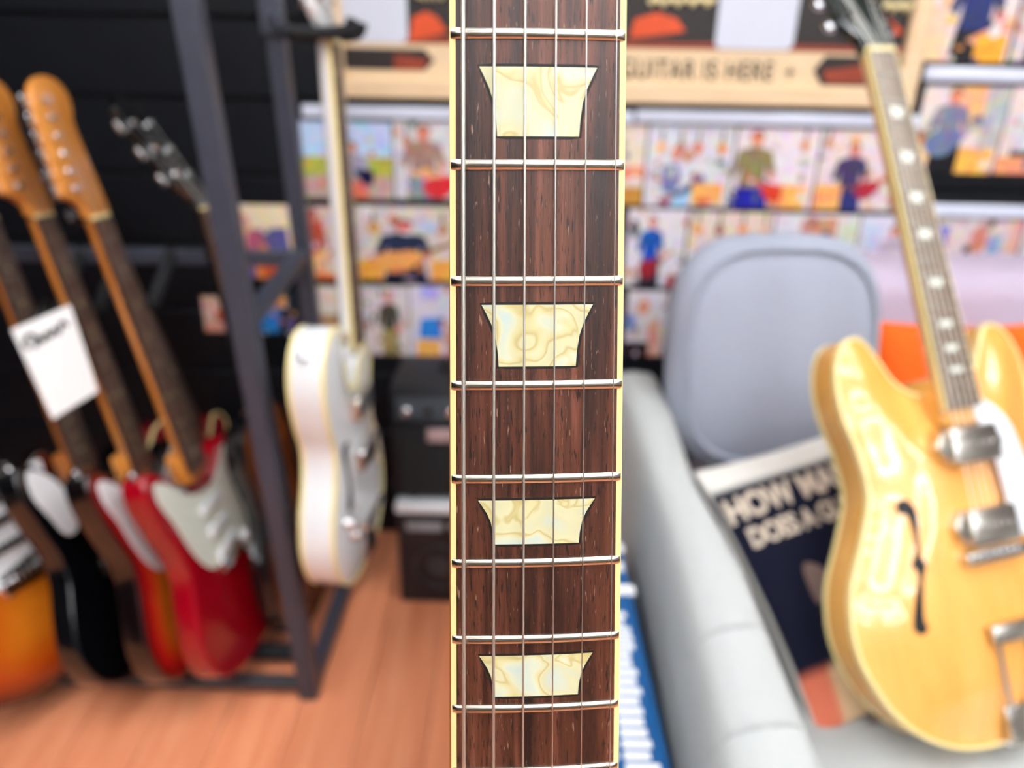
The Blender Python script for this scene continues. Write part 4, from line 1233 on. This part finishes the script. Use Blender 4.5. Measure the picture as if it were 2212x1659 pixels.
photos = [
 ((655, 262, 848, 428), '#c4dcfa', [('r', 0, 0, 1, .45, '#c2d8f6'), ('r', 0, .45, 1, .70, '#b5b748'), ('r', 0, .70, 1, 1, '#c0a69c')] + person(.56, .26, .7, '#a9a4bb', '#e2786a') + [('q', [(.55, .60), (.78, .62), (.78, .82), (.66, .80)], '#0b1444')], 'photo of a person by a green field under blue sky'),
 ((852, 262, 1040, 430), '#dcd8dc', hung((.15, .9), .2, ('#b98a60', '#c06040')) + person(.34, .05, .95, '#a77f78', '#8b95a0') + [('q', [(.12, .62), (.45, .80), (.70, .74), (.62, .66)], '#f0b090')] + gtr(.55, .82, 1.0, '#dd2f38', '#b33a38', 1) + [('r', .72, .85, 1, 1, '#c79a55')], 'photo of a person holding a bright red guitar'),
 ((1230, 266, 1392, 440), '#ead9c4', [('r', 0, .52, 1, .68, '#ef9a74'), ('r', 0, .78, 1, 1, '#c58a3c')] + person(.35, .2, .7, '#8090a8'), 'photo half hidden by the close-up neck, orange floor'),
 ((1396, 270, 1580, 446), '#dfdce2', hung((.16, .38, .58, .86), .22, ('#f0b970', '#8f6a5c', '#dd7440', '#f0992f')) + [('e', .34, .34, .06, .09, SKIN), ('q', [(.18, .5), (.36, .46), (.42, .62), (.36, .86), (.2, .8)], '#7a7fae'), ('q', [(.34, .86), (.66, .58), (.70, .66), (.46, .90)], '#4c5680'), ('e', .30, .93, .14, .06, '#a5566a'), ('q', [(.34, .9), (.56, .8), (.52, 1), (.3, 1)], '#a9cdf2'), ('r', .56, .70, .92, .96, '#f2b565'), ('e', .70, .93, .07, .05, '#e2662a')], 'photo of a person in blue below a row of hung guitars'),
 ((1584, 276, 1762, 450), '#ecdde2', hung((.82,), .16, ('#dc9560',)) + person(.24, .04, 1.0, '#8d8158', '#1c1f9c') + gtr(.50, .78, .8, '#dd3f26', '#e07060', -1) + [('r', .62, .70, .92, 1, '#f4b55c'), ('e', .85, .40, .08, .06, '#c9cac6')], 'photo of a person in an olive jumper with a red guitar'),
 ((1766, 280, 1936, 454), '#e8d6d4', hung((.08,), .12, ('#c98a50',)) + person(.42, .16, .85, '#453a66', '#2a3470') + gtr(.68, .72, .8, '#b32c3e', '#a04858', 1) + [('r', .0, .68, .34, 1, '#f2b065')], 'photo of a person in navy with a dark red guitar'),
 ((1940, 283, 1984, 456), '#dfdbe6', [('r', .2, .1, .8, .3, '#c7a8d2'), ('r', .3, .4, .9, .8, '#56618f'), ('r', 0, .85, 1, 1, '#e5a55c')], 'narrow photo beside the natural guitar neck'),
 ((508, 442, 634, 600), '#e8d2b4', [('r', 0, 0, .95, .30, '#f3e3c2'), ('e', .16, .30, .14, .2, '#e6a78c'), ('q', [(.3, .34), (.9, .30), (1, 1), (.2, 1)], '#5c5a92'), ('e', .36, .52, .16, .2, '#c2617a'), ('q', [(.30, .72), (.5, .5), (.62, .62), (.66, 1), (.3, 1)], '#e08a4c'), ('e', .62, .92, .18, .12, '#d4562a')], 'photo with purple-blue clothes and orange guitar behind the rack'),
 ((648, 446, 764, 602), '#dccabe', person(.28, .02, .9, '#b8503c', '#e07c3a', None, '#cc5a48') + gtr(.36, .74, 1.1, '#f2c08a', '#b5552f', 1) + [('r', 0, .92, 1, 1, '#e2703c')], 'photo of a person with a cream guitar, red tones'),
 ((768, 446, 1030, 604), '#dcd0c6', hung((.16, .72), .24, ('#d89a48', '#c09060')) + [('r', .0, .72, .22, 1, '#f0b048'), ('e', .6, .26, .10, .09, '#c7cfe8')] + person(.40, .18, .86, '#22304e', '#15203e', None, '#dd7a6c') + gtr(.38, .72, 1.05, '#eda35c', '#8a5a34', 1) + [('r', .62, .72, .82, 1, '#f2b04e')], 'photo of a person playing a large acoustic guitar'),
 ((1352, 452, 1478, 618), '#e4dfe4', [('e', .12, .25, .07, .12, '#303442')] + person(.42, .08, .85, '#1b54b0', '#2c2c38') + gtr(.44, .74, .9, '#9a2434', '#c47a62', 1) + [('r', .74, .84, 1, 1, '#a34a52')], 'photo of a person in a bright blue shirt'),
 ((1482, 457, 1660, 640), '#e6d4c4', hung((.1, .36, .64, .9), .16, ('#eda04a', '#a3604a', '#e8932e', '#f0c090')) + person(.5, .3, .8, '#8f96a8'), 'photo of amber guitars hung on a pale wall above the pillow'),
 ((1664, 462, 1842, 640), '#e2dadf', [('q', [(.14, .30), (.5, .28), (.52, .46), (.1, .46)], '#2b8fe6'), ('e', .42, .16, .12, .14, '#c98a72'), ('r', .52, .04, .74, .46, '#c8946c'), ('r', .8, .1, 1, .5, '#d8dcc8')], 'photo with a blue cap and brown-haired people above the pillow'),
 ((1846, 466, 1990, 640), '#e4e0ee', person(.5, .12, .7, '#c9b4c4') + [('r', .1, .1, .3, .4, '#c9d2f0')], 'pale photo beside the natural guitar neck, below the rows'),
 ((440, 640, 506, 716), '#d9b2a2', [('e', .5, .35, .3, .3, '#e8c0a8'), ('e', .6, .55, .22, .18, '#c4563e'), ('r', 0, .8, 1, 1, '#d9a090')], 'small photo with pink face tones behind the dark guitar neck'),
 ((558, 628, 640, 722), '#20303c', [('q', [(.1, .3), (.6, .25), (.5, .95), (.05, .95)], '#2d86d6'), ('e', .55, .2, .25, .18, '#e39a58'), ('r', .7, .6, 1, 1, '#5a4a80')], 'small dark photo with a blue shirt behind the rack rail'),
 ((655, 618, 780, 764), '#dcc8ba', [('e', .42, .5, .20, .25, '#b58a66'), ('r', 0, 0, .6, .4, '#e6d8cc')] + person(.75, .2, .7, '#8a6858'), 'beige photo behind the white guitar shoulder'),
 ((784, 618, 884, 766), '#ddd3d6', person(.58, .06, .9, '#4a4a3c', '#8a7a58', '#7a3a30') + gtr(.62, .72, 1.0, '#a5935e', '#d8b090', 1), 'photo of a person in dark olive with a tan guitar'),
 ((887, 618, 1010, 768), '#e0dae6', [('e', .35, .1, .18, .1, '#b3aef0'), ('q', [(.18, .46), (.5, .44), (.56, .74), (.14, .74)], '#2f83dd'), ('r', .1, .76, .52, 1, '#f0b060'), ('r', .62, .5, 1, 1, '#cf9a80')], 'photo with a blue figure and amber box'),
 ((1352, 628, 1438, 768), '#e3dee4', [('e', .4, .24, .16, .12, '#e39880'), ('r', .02, .36, .22, .6, '#6f8fd0'), ('q', [(.55, .5), (.8, .4), (.9, 1), (.6, 1)], '#e8a890'), ('r', 0, .78, .6, 1, '#2c1a1e')], 'photo beside the neck above the sofa arm'),
 ((1996, -70, 2196, 134), '#e8d8da', [('r', 0, .4, .3, 1, '#f3cdaa'), ('e', .3, .55, .06, .05, '#e5cd60')] + person(.56, -.12, 1.1, '#27326c', '#1c1c20') + [('q', [(.5, .76), (1, .48), (1, .58), (.62, .82)], '#e9a58c'), ('r', .62, .7, .96, 1, '#f2a634'), ('e', .8, .66, .06, .08, '#e6e2e8')], 'photo of a person in navy at the top right above the bright rail'),
 ((2204, -70, 2330, 134), '#d9c9c2', person(.4, .2, .8, '#7a8090', '#404858'), 'photo at the picture edge beside the navy person photo'),
 ((1980, 186, 2164, 374), '#ead9d6', [('r', .0, .62, .3, 1, '#f6c98e'), ('r', .42, 0, .72, .5, '#f2b482'), ('r', .74, .0, 1, .7, '#b9b7b6')] + person(.36, .02, .9, '#7c7f92', '#15161c') + gtr(.36, .62, 1.1, '#6f7c9c', '#a9a6b2', 1) + [('r', .54, .70, .95, 1, '#f6b552')], 'photo of a person in grey-blue with a grey guitar'),
 ((2168, 188, 2330, 376), '#ecd9d2', person(.3, .1, .9, '#d8d4dc', '#303038') + [('r', 0, .8, .5, 1, '#f2a070')], 'photo at the picture edge below the bright rail'),
 ((2012, 472, 2190, 640), '#e6d2cf', [('r', 0, .1, .12, .4, '#6f74d0'), ('e', .5, .25, .1, .18, '#d9897c'), ('r', .62, .2, .78, .55, '#93a9cf'), ('r', .85, 0, 1, .4, '#e9b9a4')], 'pinkish photo just above the mauve sofa back'),
 ((2196, 474, 2330, 640), '#e6d8da', person(.4, .1, .8, '#b0648a'), 'photo at the picture edge above the sofa back'),
]
for pi_, (pxr, bg, items, label) in enumerate(photos):
    rq = random.Random(pi_ + 11)
    pal = ['#f0b060', '#d9894a', '#8a5a48', '#f2eef2', '#d8c8cc', '#5a6080', '#c2573c', '#b9a79a', '#3a3436', '#efe0c8']
    spots = [('e', rq.random(), rq.random() ** .7, .025 + .035 * rq.random(), .02 + .05 * rq.random(), rq.choice(pal)) for _ in range(16)]
    items = spots[:11] + items + spots[11:]
    X0, X1, Z0, Z1 = wall_rect(*pxr)
    w_, h_ = X1 - X0, Z1 - Z0
    V, F, C = [], [], []
    def push(pts, c, lift):
        k = len(V); c = lin(c)
        for a, b_ in pts:
            V.append(Vector((min(1, max(0, a)) * w_, -.0022 - lift, (1 - min(1, max(0, b_))) * h_))); C.append(c)
        F.append(tuple(range(k, k + len(pts))))
    bv, bf = box(0, -.002, 0, w_, 0, h_)
    V += bv; F += bf; C += [lin(bg)] * len(bv)
    for j, it in enumerate(items):
        lift = .00012 * j
        if it[0] == 'r': push([(it[1], it[2]), (it[3], it[2]), (it[3], it[4]), (it[1], it[4])], it[5], lift)
        elif it[0] == 'e': push([(it[1] + it[3] * math.cos(q * PI / 8), it[2] + it[4] * math.sin(q * PI / 8)) for q in range(16)], it[5], lift)
        else: push(it[1], it[2], lift)
    o = obj('photo_print', (V, F), 'print', None, smooth=False, colors=C)
    o.location = (X0, WF, Z0)
    tag(o, label, 'photo', 'customer photos on the black wall')

# lettering on the blue box: illegible white rows on its top and front
BT = BZ + .0008
rnd = random.Random(3)
for c, (xa, xb) in enumerate(((.078, .104), (.109, .140))):
    y = .40
    while y < .66:
        obj('white_lettering', box(xa, y, BZ - .0005, xb - rnd.random() * .008, y + .0085, BT), 'ink_white', bb, smooth=False)
        y += .0125
for k, y in enumerate((.69, .735, .775, .81)):
    obj('large_lettering', box(.124, y, BZ - .0005, .124 + (.03, .022, .028, .018)[k], y + .018, BT), 'ink_white', bb, smooth=False)
